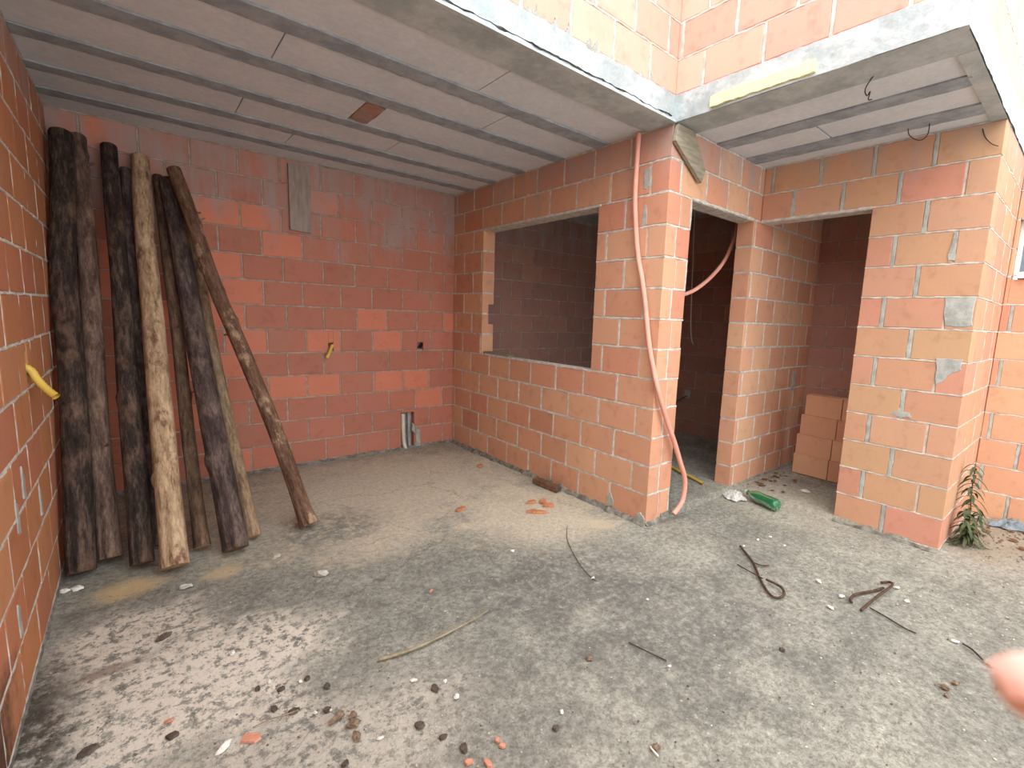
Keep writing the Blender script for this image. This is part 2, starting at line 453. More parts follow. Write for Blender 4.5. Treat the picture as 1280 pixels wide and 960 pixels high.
# left wall, seen at a graze
mb = MB()
P = block_wall(mb, (XL, 0), (0, 1), (1, 0), -3.2, YB, pitch=.342, off=2.62, seed=12, vjoint=.010, joint=.013,
    holes=[(2.972, 3.012, 1.06, 1.19, .06)])
footing(mb, P, -3, YB-.02, rnd, .008, .008)
for u, z in ((2.62, .70), (2.95, .52), (2.45, .62), (2.30, .3)):
    mortar_patch(mb, P, [(u-.02, z-.05), (u+.03, z-.06), (u+.02, z+.05), (u-.01, z+.08)], rnd)
mb.build('wall_left', [M['brick_left'], M['mortar'], M['cement'], M['footing']], kind='structure')

# wall with the big unglazed window; its end is the corner pillar
WY0, WY1 = 2.505, 4.025
mb = MB()
P = block_wall(mb, (XW, 0), (0, 1), (-1, 0), YP, YB, pitch=.3286, off=1.913, seed=13, joint=.015, bias=lambda u, z, r: (.93 if (.84 < z < 1.03 and 2.4 < u < 3.3) else r),
    openings=[(WY0, WY1, SILL, LINT)], backholes=[(WY1-.001, WY1+.11, 1.335, 1.535, .062)], first=(0, T+.012), vjoint=.017)
footing(mb, P, YP, YB-.02, rnd, .035, .045)
mortar_patch(mb, P, [(2.20, .04), (2.26, .03), (2.27, .10), (2.235, .14), (2.2, .09)], rnd)
mortar_patch(mb, P, [(1.908, .0), (1.99, .0), (1.98, .06), (1.95, .08), (1.908, .05)], rnd, .008)
mortar_patch(mb, P, [(2.05, 2.30), (2.10, 2.29), (2.11, 2.42), (2.06, 2.44)], rnd)
mortar_patch(mb, P, [(2.06, 2.06), (2.10, 2.05), (2.085, 2.20), (2.07, 2.2)], rnd)
mb.box((XW-.004, WY0-.02, LINT-.012), (XW+T-.004, WY1+.03, LINT+.006), 1)           # lintel soffit
rough_strip(mb, P, (WY0, WY1, LINT), .010, .004, .03, False, 1, rnd)
rough_strip(mb, P, (WY0, WY1, SILL), .012, .003, .03, False, 1, rnd)
mb.build('wall_window', [M['brick_window'], M['mortar'], M['cement'], M['footing']], kind='structure')

# door wall: the pillar's short face, the first doorway, then the inside wall of the second room
XJ1, XJ2 = 2.925, 3.812
mb = MB()
P = block_wall(mb, (0, YP), (1, 0), (0, -1), XW, XR, pitch=.31, off=4.01-.155, seed=14,
    openings=[(XJ1, XJ2, -.05, LINT)], first=(T+.012, 0), vjoint=.016, joint=.015)
footing(mb, P, XW, XJ1, rnd, .03, .03)
mb.box((XJ1-.02, YP+.004, LINT-.012), (XJ2+.02, YP+T-.004, LINT+.006), 1)
rough_strip(mb, P, (XJ1, XJ2, LINT), .012, .004, .03, False, 1, rnd)
mortar_patch(mb, P, [(4.86, .80), (4.93, .80), (4.94, 1.0), (4.87, 1.0)], rnd)
mb.build('wall_doorway', [M['brick_window'], M['mortar'], M['cement'], M['footing']], kind='structure')

# wall with the second doorway; its end is the right-hand pillar
YD = 1.131
mb = MB()
P = block_wall(mb, (X2, 0), (0, 1), (-1, 0), YC, YP-.003, pitch=.332, off=.822, seed=15,
    openings=[(YD, YP-.002, -.05, LINT)], vjoint=.026, joint=.010, proud=.001, vmat=2, first=(0, T+.012))
mortar_patch(mb, P, [(.522, 1.46), (.66, 1.455), (.677, 1.645), (.525, 1.65)], rnd)
mortar_patch(mb, P, [(.545, 1.20), (.60, 1.14), (.655, 1.08), (.672, 1.26), (.533, 1.265)], rnd)
mortar_patch(mb, P, [(.75, .845), (.88, .855), (.85, .885), (.76, .88)], rnd)
mortar_patch(mb, P, [(.655, 1.86), (.69, 1.86), (.675, 2.04), (.66, 2.04)], rnd)
footing(mb, P, YC, YD, rnd, .02, .03)
mb.box((X2+.004, YD-.02, LINT-.012), (X2+T-.004, YP-.003, LINT+.006), 1)
rough_strip(mb, P, (YD, YP-.01, LINT), .012, .004, .03, False, 1, rnd)
mb.build('wall_porch', [M['brick_right'], M['mortar'], M['cement'], M['footing']], kind='structure')

# outer face beyond the right-hand pillar, and the side wall with the small window
mb = MB()
P = block_wall(mb, (0, YC), (1, 0), (0, -1), X2, X3+.07, pitch=.33, off=4.1, seed=16, first=(T+.012, 0), vjoint=.014)
mb.build('wall_front', [M['brick_right'], M['mortar'], M['cement'], M['footing']], kind='structure')
mb = MB()
WA, WB = -.45, .492
P = block_wall(mb, (X3, 0), (0, 1), (-1, 0), -3.2, YC-.002, pitch=.33, off=.30, seed=17, vjoint=.022, n=14, vmat=2, ctop=0,
    openings=[(WA, WB, Z0+9*CH-.02, Z0+11*CH)])
mb.build('wall_right', [M['brick_window'], M['mortar'], M['cement'], M['footing']], kind='structure')
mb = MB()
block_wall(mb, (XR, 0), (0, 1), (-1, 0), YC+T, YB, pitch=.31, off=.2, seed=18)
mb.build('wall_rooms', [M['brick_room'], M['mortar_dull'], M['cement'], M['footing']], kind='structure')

# upper storey
ZS = 2.815
mb = MB()
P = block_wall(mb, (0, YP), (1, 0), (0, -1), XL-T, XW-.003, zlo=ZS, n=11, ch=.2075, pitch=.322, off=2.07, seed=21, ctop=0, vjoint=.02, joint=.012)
for i in range(14):
    u = rnd.uniform(-.2, 2.6); mortar_patch(mb, P, [(u-.03, ZS-.01), (u+.03, ZS-.01), (u+.006, ZS+rnd.uniform(.02, .06)), (u-.008, ZS+.02)], rnd, .006)
mb.build('wall_upper_left', [M['brick_upper'], M['mortar'], M['cement'], M['footing']], kind='structure')
mb = MB()
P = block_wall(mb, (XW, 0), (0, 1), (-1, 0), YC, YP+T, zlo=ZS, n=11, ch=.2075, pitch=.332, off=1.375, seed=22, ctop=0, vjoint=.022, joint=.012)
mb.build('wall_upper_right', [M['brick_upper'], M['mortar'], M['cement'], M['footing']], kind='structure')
mb = MB()
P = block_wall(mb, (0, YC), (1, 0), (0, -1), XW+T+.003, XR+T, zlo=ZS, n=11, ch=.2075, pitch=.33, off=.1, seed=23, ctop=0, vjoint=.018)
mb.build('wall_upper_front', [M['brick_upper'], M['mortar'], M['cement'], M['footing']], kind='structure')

# ------------------------------------------------------------------ slabs: concrete, joists, pale infill
def rough_edge(mb, P, a, b, z, up, lip, rnd, mi=0):
    """the formwork's ragged lip along a slab edge"""
    n = int((b-a)/.025); vs = []; fs = []; ph = rnd.uniform(0, 99)
    for i in range(n+1):
        u = a+(b-a)*i/n
        t = up*(.35+.9*abs(mnoise.noise((u*5+ph, 0, 0)))+rnd.uniform(-.08, .12))
        for d, zz in ((-.004, z-.003), (lip, z-.002), (lip*.9, z+t), (-.004, z+t+.003)): vs.append(P(u, zz, d))
    for i in range(n):
        for j in range(3): fs.append((i*4+j, i*4+j+1, (i+1)*4+j+1, (i+1)*4+j))
    mb.add(vs, fs, mi)

def fascia(mb, P, a, b, z0, z1, rnd, mi=0):
    """cast face: a fine grid pushed in and out"""
    nu, nz = int((b-a)/.03), 7; vs = []; fs = []
    for i in range(nu+1):
        for k in range(nz+1):
            u = a+(b-a)*i/nu; z = z0+(z1-z0)*k/nz
            d = .007+.005*mnoise.noise((u*5, z*9, 1.3))+.003*mnoise.noise((u*22, z*25, 4))
            if k == nz: z += .010*mnoise.noise((u*8, 2, 2))+rnd.uniform(-.003, .003)
            vs.append(P(u, z, d))
    for i in range(nu):
        for k in range(nz):
            q = i*(nz+1)+k; fs.append((q, q+1, q+nz+2, q+nz+1))
    mb.add(vs, fs, mi)

def lip_shade(mb, P, a, b, z, rnd):
    """dark broken line: shadow of the step at the lip, put in as colour"""
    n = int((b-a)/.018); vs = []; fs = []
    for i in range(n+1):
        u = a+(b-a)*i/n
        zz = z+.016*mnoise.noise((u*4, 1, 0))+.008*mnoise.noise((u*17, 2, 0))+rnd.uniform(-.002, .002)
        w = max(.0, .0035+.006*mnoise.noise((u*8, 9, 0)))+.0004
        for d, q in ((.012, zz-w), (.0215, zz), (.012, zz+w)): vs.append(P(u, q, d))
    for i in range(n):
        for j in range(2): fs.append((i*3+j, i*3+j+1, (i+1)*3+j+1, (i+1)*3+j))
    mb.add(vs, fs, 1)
def slab_build():
    mb = MB()
    x0 = XL-T
    mb.box((x0, YP, 2.705), (XR+T, YB+T, ZS-.002))
    mb.box((XW+.0, YC, 2.705), (XR+T, YP-.0005, ZS-.002))
    mb.box((x0, YP, H-.002), (XW-.0005, 2.115, 2.707))           # edge beam, left roof
    PA = lambda u, z, d: Vector((u, YP-d, z)); PB = lambda u, z, d: Vector((XW-d, u, z)); PC = lambda u, z, d: Vector((u, YC-d, z))
    r = random.Random(5)
    fascia(mb, PA, x0, XW, H-.002, ZS, r); lip_shade(mb, PA, x0, XW-.05, H+.022, r); rough_edge(mb, PA, x0, XW, H-.002, .028, .020, r)
    ce = mb.build('ceiling', [M['concrete'], M['lip_shade']], kind='structure')
    mb = MB()
    mb.box((XW, YC, H-.002), (2.90, YP-.001, 2.706))             # edge beam, porch roof
    mb.box((2.90, YC, H-.004), (X2, .585, 2.706))
    mb.box((X2, YC, H+.006), (XR+T, YC+T, 2.706))
    fascia(mb, PB, YC, YP, H-.002, ZS, r); fascia(mb, PC, XW, XR+T, H-.004, ZS, r)
    mb.box((XW-.006, YC-.006, H-.003), (XW+.03, YC+.03, ZS))
    po = mb.build('ceiling_porch', [M['concrete']], kind='structure')
    return ce, po
ceiling, porch = slab_build()

def ragged_bar(mb, x0, x1, y0, y1, z0, z1, rnd, mi=0, axis='x'):
    """a joist: a bar along one axis with chipped long edges"""
    n = max(4, int(((x1-x0) if axis == 'x' else (y1-y0))/.05)); vs = []; fs = []
    for i in range(n+1):
        t = i/n
        for q in range(4):
            j = rnd.uniform(-.004, .004)
            if axis == 'x':
                vs.append((x0+(x1-x0)*t, (y0+j, y1+j, y1+j, y0+j)[q], (z0, z0, z1, z1)[q]+(rnd.uniform(-.002, .002) if q < 2 else 0)))
            else:
                vs.append(((x0+j, x1+j, x1+j, x0+j)[q], y0+(y1-y0)*t, (z0, z0, z1, z1)[q]+(rnd.uniform(-.002, .002) if q < 2 else 0)))
    for i in range(n):
        for q in range(4): fs.append((i*4+q, i*4+(q+1) % 4, (i+1)*4+(q+1) % 4, (i+1)*4+q))
    fs += [(3, 2, 1, 0), (n*4, n*4+1, n*4+2, n*4+3)]
    if axis == 'y': fs = [f[::-1] for f in fs]
    mb.add(vs, fs, mi)

rj = random.Random(31)
JL = [(2.437, 2.562), (2.880, 3.005), (3.372, 3.487), (3.815, 3.925), (4.212, 4.335)]
for y0, y1 in JL:
    mb = MB(); ragged_bar(mb, XL+.002, XW-.002, y0, y1, H-.004, 2.707, rj); mb.build('joist', M['joist'], ceiling)
PL = [(2.117, 2.434), (2.565, 2.877), (3.008, 3.369), (3.490, 3.812), (3.928, 4.209), (4.338, YB-.002)]
SEAM = [[1.545], [.602, 1.86], [], [.575, 1.572], [.95], [1.3]]
SEAM[2] = []
def panel(x0, x1, y0, y1, parent):
    mb = MB(); z = H+.004+rj.uniform(0, .003)
    mb.box((x0, y0, z), (x1, y1, 2.7075)); o = mb.build('infill_panel', M['panel'], parent); return o
for (y0, y1), sm in zip(PL, SEAM):
    xs = [XL+.002]+[s for s in sm]+[XW-.002]
    if abs(y0-3.008) < 1e-6:                       # the strip with the broken panel
        panel(XL+.002, 1.138, y0, y1, ceiling); panel(1.265, XW-.002, y0, y1, ceiling)
        continue
    for a, b in zip(xs[:-1], xs[1:]): panel(a+(.003 if a > 0 else 0), b-.003*(b < 2.6), y0, y1, ceiling)
mb = MB()                                          # red clay showing in the gap
pts = [(1.142, 3.03), (1.20, 3.012), (1.262, 3.05), (1.266, 3.20), (1.25, 3.36), (1.19, 3.365), (1.145, 3.31), (1.136, 3.15)]
vs = [(x, y, H+.001+rj.uniform(-.004, .004)) for x, y in pts]+[(x, y, 2.7078) for x, y in pts]
mb.add(vs, [tuple(range(7, -1, -1)), tuple(range(8, 16))]+[(i, (i+1) % 8, 8+(i+1) % 8, 8+i) for i in range(8)], 0, (.2, .3, .2))
o = mb.build('clay_filler', M['brick_room'], ceiling); o['label'] = 'red clay piece filling a broken gap in the pale ceiling'
for x0, x1 in ((3.165, 3.295), (3.585, 3.745)):
    mb = MB(); ragged_bar(mb, x0, x1, .57, YP-.003, H-.005, 2.707, rj, axis='y'); mb.build('joist', M['joist'], porch)
for (x0, x1), sm in zip([(2.902, 3.162), (3.298, 3.582), (3.748, X2-.002)], [[], [1.322], []]):
    ys = [.587]+sm+[YP-.004]
    for a, b in zip(ys[:-1], ys[1:]): panel(x0, x1, a+.006*(a > .6), b-.006*(b < 1.8), porch)
mb = MB()
n = 24; vs = []; fs = []
for i in range(n+1):
    y = 1.085+(1.645-1.085)*i/n
    lo, hi = 2.672+rj.uniform(-.003, .004), 2.732+rj.uniform(-.006, .003)
    vs += [(XW-.006, y, lo), (XW-.024, y, lo), (XW-.024, y, hi), (XW-.006, y, hi)]
for i in range(n):
    for q in range(4): fs.append((i*4+q, (i+1)*4+q, (i+1)*4+(q+1) % 4, i*4+(q+1) % 4))
fs += [(0, 1, 2, 3), (n*4+3, n*4+2, n*4+1, n*4)]
mb.add(vs, fs)
o = mb.build('foam_strip', M['foam'], porch); o['label'] = 'pale yellow foam strip set in the concrete edge'

# ------------------------------------------------------------------ floors
def grid(mb, x0, x1, y0, y1, step, zf, skirt=True):
    nx, ny = max(1, int((x1-x0)/step)), max(1, int((y1-y0)/step)); vs = []; fs = []
    for j in range(ny+1):
        for i in range(nx+1):
            x = x0+(x1-x0)*i/nx; y = y0+(y1-y0)*j/ny; vs.append((x, y, zf(x, y)))
    for j in range(ny):
        for i in range(nx):
            q = j*(nx+1)+i; fs.append((q, q+1, q+nx+2, q+nx+1))
    mb.add(vs, fs)
def fz(x, y):
    e = .0035*mnoise.noise((x*3, y*3, 0))+.0025*mnoise.noise((x*11, y*11, 2))+.0012*mnoise.noise((x*34, y*34, 5))
    return e-.0045
mb = MB()
grid(mb, XL-.1, 5.4, -.3, 4.62, .03, fz)
grid(mb, XL-.1, 5.4, -4.0, -.3, .37, fz)
mb.build('floor', M['floor'], kind='structure', smooth=True)
def raised(name, x0, x1, y0, y1, top, seed):
    r = random.Random(seed); mb = MB()
    nx, ny = int((x1-x0)/.04), int((y1-y0)/.04); vs = []; fs = []
    for j in range(ny+1):
        for i in range(nx+1):
            x = x0+(x1-x0)*i/nx; y = y0+(y1-y0)*j/ny
            z = top+.004*mnoise.noise((x*7, y*7, 3))
            if i == 0: x += .012*mnoise.noise((y*9, 0, 1))
            if j == 0: y += .016*mnoise.noise((x*9, 0, 1))
            vs.append((x, y, z))
    for j in range(ny):
        for i in range(nx):
            q = j*(nx+1)+i; fs.append((q, q+1, q+nx+2, q+nx+1))
    for seq in ([(i) for i in range(nx+1)], [j*(nx+1) for j in range(ny, -1, -1)]):     # front and left risers
        base = len(vs)
        for q in seq:
            x, y, z = vs[q]; vs.append((x-.012*(seq[0] != 0)+r.uniform(-.004, .004), y-.012*(seq[0] == 0)+r.uniform(-.004, .004), -.03))
        for k in range(len(seq)-1): fs.append((seq[k+1], seq[k], base+k, base+k+1))
    mb.add(vs, fs)
    return mb.build(name, M['floor'], kind='structure', smooth=False)
raised('floor_room', XJ1-.1, XR, YP-.005, YB, .050, 4)
raised('floor_porch_room', X2+.0, XR, YC+.05, YP-.012, .035, 5)

# ------------------------------------------------------------------ small window in the right wall
wz0, wz1 = Z0+9*CH-.02, Z0+11*CH
w = empty('window_1', (X3+.09, (WA+WB)/2, wz0)); w['kind'] = 'structure'
def wpart(name, a, b, mat):
    mb = MB(); o0 = w.location
    mb.box(tuple(a[i]-o0[i] for i in range(3)), tuple(b[i]-o0[i] for i in range(3)))
    return bevel(mb.build(name, mat, w), .003)
fx = X3+.07
for a, b in (((fx, WB-.03, wz0+.03), (fx+.05, WB, wz1)), ((fx, WA, wz0+.03), (fx+.05, WA+.03, wz1)),
             ((fx, WA+.03, wz1-.03), (fx+.05, WB-.03, wz1)), ((fx, WA+.03, wz0+.03), (fx+.05, WB-.03, wz0+.06))):
    wpart('window_frame', a, b, M['window_frame'])
wpart('sash', (fx+.012, WA+.03, wz0+.06), (fx+.03, WB-.03, wz1-.03), M['blue_shutter'])
wpart('window_sill', (X3-.03, WA-.02, wz0+.004), (X3+.12, WB-.03, wz0+.03), M['window_frame'])

# ------------------------------------------------------------------ timber poles
def bark_mat(name, dark, mid, light, patch=(.56, .70), scale=5.0, patchcol=None, pamt=.0, bump=.8):
    m, nt, b = nodes(name); g = NG(nt)
    st = g.noise(scale*1.0, 8, .78, g.mapping((4, 4, .75)))
    bl = g.noise(scale*.9, 5, .7, g.mapping((1.6, 1.6, .9)))
    c = g.ramp(st, [(.36, dark), (.50, mid), (.66, light)])
    if patchcol: c = g.mix(g.rng(bl, patch[0], patch[1], 0, pamt), c, patchcol)
    fn = g.noise(38, 4, .75, g.mapping((1, 1, .35)))
    c = g.mix(g.rng(fn, .40, .62, .55, 0), c, g.mix(1.0, c, (.45, .42, .40, 1), 'MULTIPLY'))
    g.l(c, b.inputs['Base Color'])
    h = g.math('ADD', g.math('MULTIPLY', st, 1.0), g.math('MULTIPLY', fn, .6))
    g.bump(b, h, bump, .012)
    return m
M['bark_black'] = bark_mat('blackened_bark', lin(34,28,26), lin(66,54,48), lin(128,106,92), patch=(.50, .66), patchcol=lin(132,104,86), pamt=.7)
M['bark_brown'] = bark_mat('brown_bark', lin(64,50,44), lin(118,94,82), lin(164,138,122), patch=(.52, .66), patchcol=lin(172,142,120), pamt=.6)
M['bark_grey'] = bark_mat('dark_grey_bark', lin(46,38,36), lin(84,70,66), lin(132,114,106), patch=(.50, .66), patchcol=lin(142,122,110), pamt=.6)
M['stripped'] = bark_mat('stripped_pale_wood', lin(112,80,60), lin(196,166,132), lin(216,190,158), patch=(.54, .64), patchcol=lin(110,78,62), pamt=.8, bump=.4)
M['flaky'] = bark_mat('flaking_bark', lin(78,54,42), lin(122,92,74), lin(154,122,98), patch=(.54, .62), patchcol=lin(196,168,138), pamt=.75)
M['bark_mid'] = bark_mat('dry_split_bark', lin(70,52,42), lin(118,92,74), lin(150,122,98), patch=(.58, .7), patchcol=lin(176,146,112), pamt=.6)
M['pale_thin'] = bark_mat('thin_pale_wood', lin(104,82,64), lin(158,132,104), lin(184,158,128), patchcol=lin(96,74,58), pamt=.5, bump=.4)
M['cut'] = simple_mat('sawn_end', lin(150,122,92), lin(186,158,124), 20, .9, .4, .003)
M['cut_dark'] = simple_mat('weathered_sawn_end', lin(86,68,54), lin(124,100,80), 20, .9, .4, .003)

def pole(bark, base, top, r0, r1, mat, cut, label, seed, flare=1.0, knots=5, bend=.012, groove=0.0, over=.08, splinter=False):
    r = random.Random(seed); B = Vector((base[0], base[1], 0)); Tp = Vector(top)
    ax = (Tp-B).normalized(); sin_t = math.sqrt(max(0, 1-ax.z**2))
    B.z = r0*flare*sin_t*.97+.003
    ax = (Tp-B); L = ax.length; ax.normalize()
    root = empty('timber_pole', B)
    tag(root, label, 'timber pole', 'timber poles leaning on the back wall')
    q = Vector((0, 0, 1)).rotation_difference(ax); root.rotation_mode = 'QUATERNION'; root.rotation_quaternion = q
    NR, NS = 90, 28
    kn = [(r.uniform(.15, .95)*L, r.uniform(0, 6.28), r.uniform(.25, .5)) for _ in range(knots)]
    bx, by = r.uniform(0, 50), r.uniform(0, 50)
    mb = MB(); vs = []; fs = []
    def rad(t, th):
        z = t*L
        rr = r0+(r1-r0)*t
        f = 1+(flare-1)*math.exp(-z/.10)
        rr *= f*(1+.05*mnoise.noise((math.cos(th)*1.2+seed, math.sin(th)*1.2, z*1.3))+.035*mnoise.noise((math.cos(th)*4+seed, math.sin(th)*4, z*3.5))
                 +.022*mnoise.noise((math.cos(th)*9, math.sin(th)*9+seed, z*16)))
        if splinter: rr *= 1+.10*math.exp(-z/.18)*mnoise.noise((math.cos(th)*6, math.sin(th)*6+seed, 1))
        for kz, kt, ks in kn:
            dth = math.atan2(math.sin(th-kt), math.cos(th-kt))
            rr += r0*ks*.55*math.exp(-((z-kz)/.028)**2-(dth/.33)**2)
        if groove: rr *= 1-groove*math.exp(-((math.atan2(math.sin(th+1.75+.25*math.sin(z*1.1)), math.cos(th+1.75+.25*math.sin(z*1.1))))/.10)**2)*min(1, max(0, z-.3)*2)
        return rr
    def centre(t):
        e = math.sin(math.pi*t)
        return (bend*e*2*mnoise.noise((bx, t*2.2, 0)), bend*e*2*mnoise.noise((by, t*2.2, 7)))
    for i in range(NR+1):
        t = i/NR; cx, cy = centre(t)
        for k in range(NS):
            th = 2*math.pi*k/NS; rr = rad(t, th)
            vs.append((cx+rr*math.cos(th), cy+rr*math.sin(th), t*L))
    for i in range(NR):
        for k in range(NS):
            k2 = (k+1) % NS; fs.append((i*NS+k, i*NS+k2, (i+1)*NS+k2, (i+1)*NS+k))
    mb.add(vs, fs); mb.build('trunk', mat, root, smooth=True)
    for t, s in ((0, -1), (1, 1)):
        mb = MB(); cv = []; cf = []
        cx, cy = centre(t); rings = [1.0, .97, .6, .25]
        for a, fr in enumerate(rings):
            for k in range(NS):
                th = 2*math.pi*k/NS; rr = rad(t, th)*fr
                cv.append((cx+rr*math.cos(th), cy+rr*math.sin(th), t*L+s*((0, .002, .003, .0035)[a]+r.uniform(-.0012, .0012))))
        cv.append((cx, cy, t*L+s*.004))
        for a in range(3):
            for k in range(NS):
                k2 = (k+1) % NS
                f = (a*NS+k, a*NS+k2, (a+1)*NS+k2, (a+1)*NS+k); cf.append(f if s > 0 else f[::-1])
        for k in range(NS):
            f = (3*NS+k, 3*NS+(k+1) % NS, 4*NS); cf.append(f if s > 0 else f[::-1])
        mb.add(cv, cf); mb.build('cut_end', cut if s < 0 else M['cut_dark'], root)
    if bark == 'stub':                                   # short snapped branch stubs
        for kz, kt, ks in kn[:3]:
            mb = MB(); t = kz/L; cx, cy = centre(t); rr = rad(t, kt)
            d = Vector((math.cos(kt), math.sin(kt), .35))
            p = Vector((cx, cy, kz))
            tube_into(mb, [p+d*rr*.7, p+d*(rr+.012), p+d*(rr+.024)], r0*.17, 8, smooth_n=2, taper=.7)
            mb.build('branch_stub', mat, root)
    return root
pole('', (-.294, 3.250), (-.294, 4.42, 2.464), .061, .058, M['bark_black'], M['cut_dark'], 'thick blackened timber pole in the corner against the left wall', 1, knots=4)
pole('stub', (-.186, 3.350), (-.222, 4.53, 2.490), .053, .046, M['bark_brown'], M['cut_dark'], 'knotty brown timber pole second from the left wall', 2, flare=1.08, knots=9)
pole('', (-.050, 3.180), (-.069, 4.53, 2.466), .054, .045, M['bark_black'], M['cut_dark'], 'straight black-barked timber pole just left of the pale stripped one', 3, knots=4)
pole('', (.020, 3.40), (.008, 4.47, 2.32), .038, .036, M['bark_grey'], M['cut_dark'], 'dark timber pole mostly hidden behind the pale stripped pole', 4, knots=3)
pole('', (.083, 3.025), (.092, 4.525, 2.430), .062, .052, M['stripped'], M['cut'], 'pale stripped timber pole with brown streaks and a long split', 5, flare=1.05, knots=3, groove=.10)
pole('stub', (.218, 3.225), (.184, 4.545, 2.325), .037, .034, M['bark_mid'], M['cut'], 'slim split-barked timber pole between the pale pole and the thick grey one', 6, flare=1.2, knots=6, splinter=True)
pole('', (.364, 3.06), (.238, 4.44, 2.285), .066, .054, M['bark_grey'], M['cut_dark'], 'thick smooth dark grey timber pole right of the split-barked one', 7, knots=4)
pole('', (.473, 3.20), (.340, 4.548, 2.14), .039, .034, M['pale_thin'], M['cut'], 'thin pale timber pole peeking out behind the thick grey pole', 8, flare=1.1, knots=4, splinter=True)
pole('stub', (.786, 3.175), (.266, 4.305, 2.345), .047, .043, M['flaky'], M['cut_dark'], 'lone slanting timber pole with flaking bark, rightmost of the poles', 9, flare=1.25, knots=8, bend=.02)

# ------------------------------------------------------------------ boards
def prism(name, poly, n, th, mat, o0=(0, 0, 0)):
    """extrudes a 3-D polygon by th along n"""
    n = Vector(n)*th; k = len(poly); a = [Vector(p)-Vector(o0) for p in poly]
    mb = MB(); mb.add(a+[p+n for p in a], [tuple(range(k)), tuple(range(2*k-1, k-1, -1))]+[(i, k+i, k+(i+1) % k, (i+1) % k) for i in range(k)])
    o = mb.build(name, mat); o.location = o0; return o
o = prism('wooden_board', [(2.664, YP-.030, 2.652), (2.636, YP-.036, 2.545), (2.955, YP-.040, 2.352), (3.004, YP-.034, 2.445), (2.85, YP-.030, 2.652)], (0, 1, 0), .026, M['wood_board'])
bevel(o, .002); tag(o, 'short grey board fixed slantwise on the pillar head under the concrete slab', 'board')
o = prism('wooden_board', [(1.052, YB-.004, 2.625), (1.054, YB-.004, 2.085), (1.222, YB-.004, 2.075), (1.225, YB-.004, 2.625)], (0, -1, 0), .022, M['wood_grey'])
bevel(o, .002); tag(o, 'upright cement-stained board on the back wall below the ceiling', 'board')
o = prism('wooden_board', [(2.650, 3.56, SILL+.013), (2.735, 3.58, SILL+.013), (2.765, 4.01, SILL+.013), (2.670, 4.015, SILL+.013)], (0, 0, 1), .016, M['wood_board'])
bevel(o, .002); tag(o, 'thin grey scrap of wood lying on the window sill', 'board')

# ------------------------------------------------------------------ conduits, pipes, cables
def cable(name, pts, r, mat, label, cat, corr=0.0, seg=12, pitch=.014, group=None, hollow=False):
    mb = MB(); tube_into(mb, pts, r, seg, corr=corr, pitch=pitch, caps=not hollow)
    if hollow:
        tube_into(mb, pts, r*.72, seg, caps=False)
        mb.f = [f for f in mb.f]
    o = mb.build(name, mat, smooth=True)
    tag(o, label, cat, group); return o
cable('corrugated_conduit', [(2.628,2.153,2.655),(2.626,2.151,2.281),(2.625,2.125,2.044),(2.624,2.088,1.846),(2.622,2.043,1.702),(2.622,2.003,1.537),(2.622,1.957,1.304),(2.618,1.905,1.131),
    (2.648,1.868,.962),(2.752,1.855,.753),(2.849,1.845,.586),(2.935,1.838,.424),(2.990,1.834,.320),(3.008,1.832,.230),(2.985,1.832,.120),(2.895,1.835,.05)], .0185, M['orange'],
    'long orange corrugated conduit hanging down the corner pillar to the floor', 'conduit', corr=.14)
cable('corrugated_conduit', [(4.03,2.155,2.62),(4.02,2.15,2.30),(3.975,2.15,2.142),(3.859,2.15,1.963),(3.678,2.15,1.814),(3.477,2.15,1.703),(3.325,2.15,1.650),(3.136,2.15,1.612),(2.96,2.14,1.64),(2.83,2.12,1.70)], .0165, M['orange'],
    'orange corrugated conduit looping across inside the dark first doorway', 'conduit', corr=.14)
cable('corrugated_conduit', [(3.86,2.62,.066),(3.79,2.45,.067),(3.735,2.33,.068),(3.695,2.205,.068),(3.665,2.12,.066),(3.63,2.04,.066)], .0125, M['yellow'],
    'yellow corrugated conduit lying on the floor of the first doorway', 'conduit', corr=.14, hollow=True)
cable('corrugated_conduit', [(XL-.05,3.000,1.150),(XL+.005,2.995,1.115),(-.345,2.978,1.070),(-.318,2.955,1.030),(-.288,2.928,.998)], .0165, M['yellow'],
    'yellow corrugated conduit stub sticking out of the left wall', 'conduit', corr=.13, hollow=True)
cable('corrugated_conduit', [(1.385,YB+.05,1.090),(1.380,YB-.005,1.094),(1.366,YB-.030,1.078),(1.345,YB-.045,1.035),(1.318,YB-.050,.985)], .0150, M['yellow'],
    'yellow corrugated conduit stub curling out of the back wall', 'conduit', corr=.13, hollow=True)
cable('cable_loop', [(2.255,YB+.04,1.06),(2.250,YB-.012,1.075),(2.262,YB-.022,1.105),(2.285,YB-.012,1.09),(2.290,YB+.04,1.065)], .0085, M['black_plastic'],
    'black cable loop in the small hole of the back wall near the corner', 'cable', seg=8)
cable('hanging_cable', [(4.508,2.9,2.69),(4.561,2.9,2.043),(4.60,2.9,1.541),(4.640,2.9,1.282),(4.70,2.9,1.190)], .006, M['pvc'],
    'thin pale cable hanging in the dark beyond the first doorway', 'cable', seg=6)
mb = MB(); tube_into(mb, [(2.083,YB+.022,.37),(2.085,YB+.020,.20),(2.09,YB+.012,.07),(2.105,YB-.002,-.01)], .0195, 14)
tag(mb.build('water_pipe', M['pvc'], smooth=True), 'white water pipe upright in the slot at the foot of the back wall', 'pipe')
mb = MB(); tube_into(mb, [(2.150,YB+.035,.38),(2.152,YB+.03,.18),(2.155,YB+.02,-.01)], .014, 12)
tag(mb.build('water_pipe', M['joist'], smooth=True), 'grey pipe beside the white one in the back wall slot', 'pipe')
e = empty('outlet_box', (XR-.012, 3.22, .55)); tag(e, 'small pale outlet box on the wall seen through the first doorway', 'outlet box')
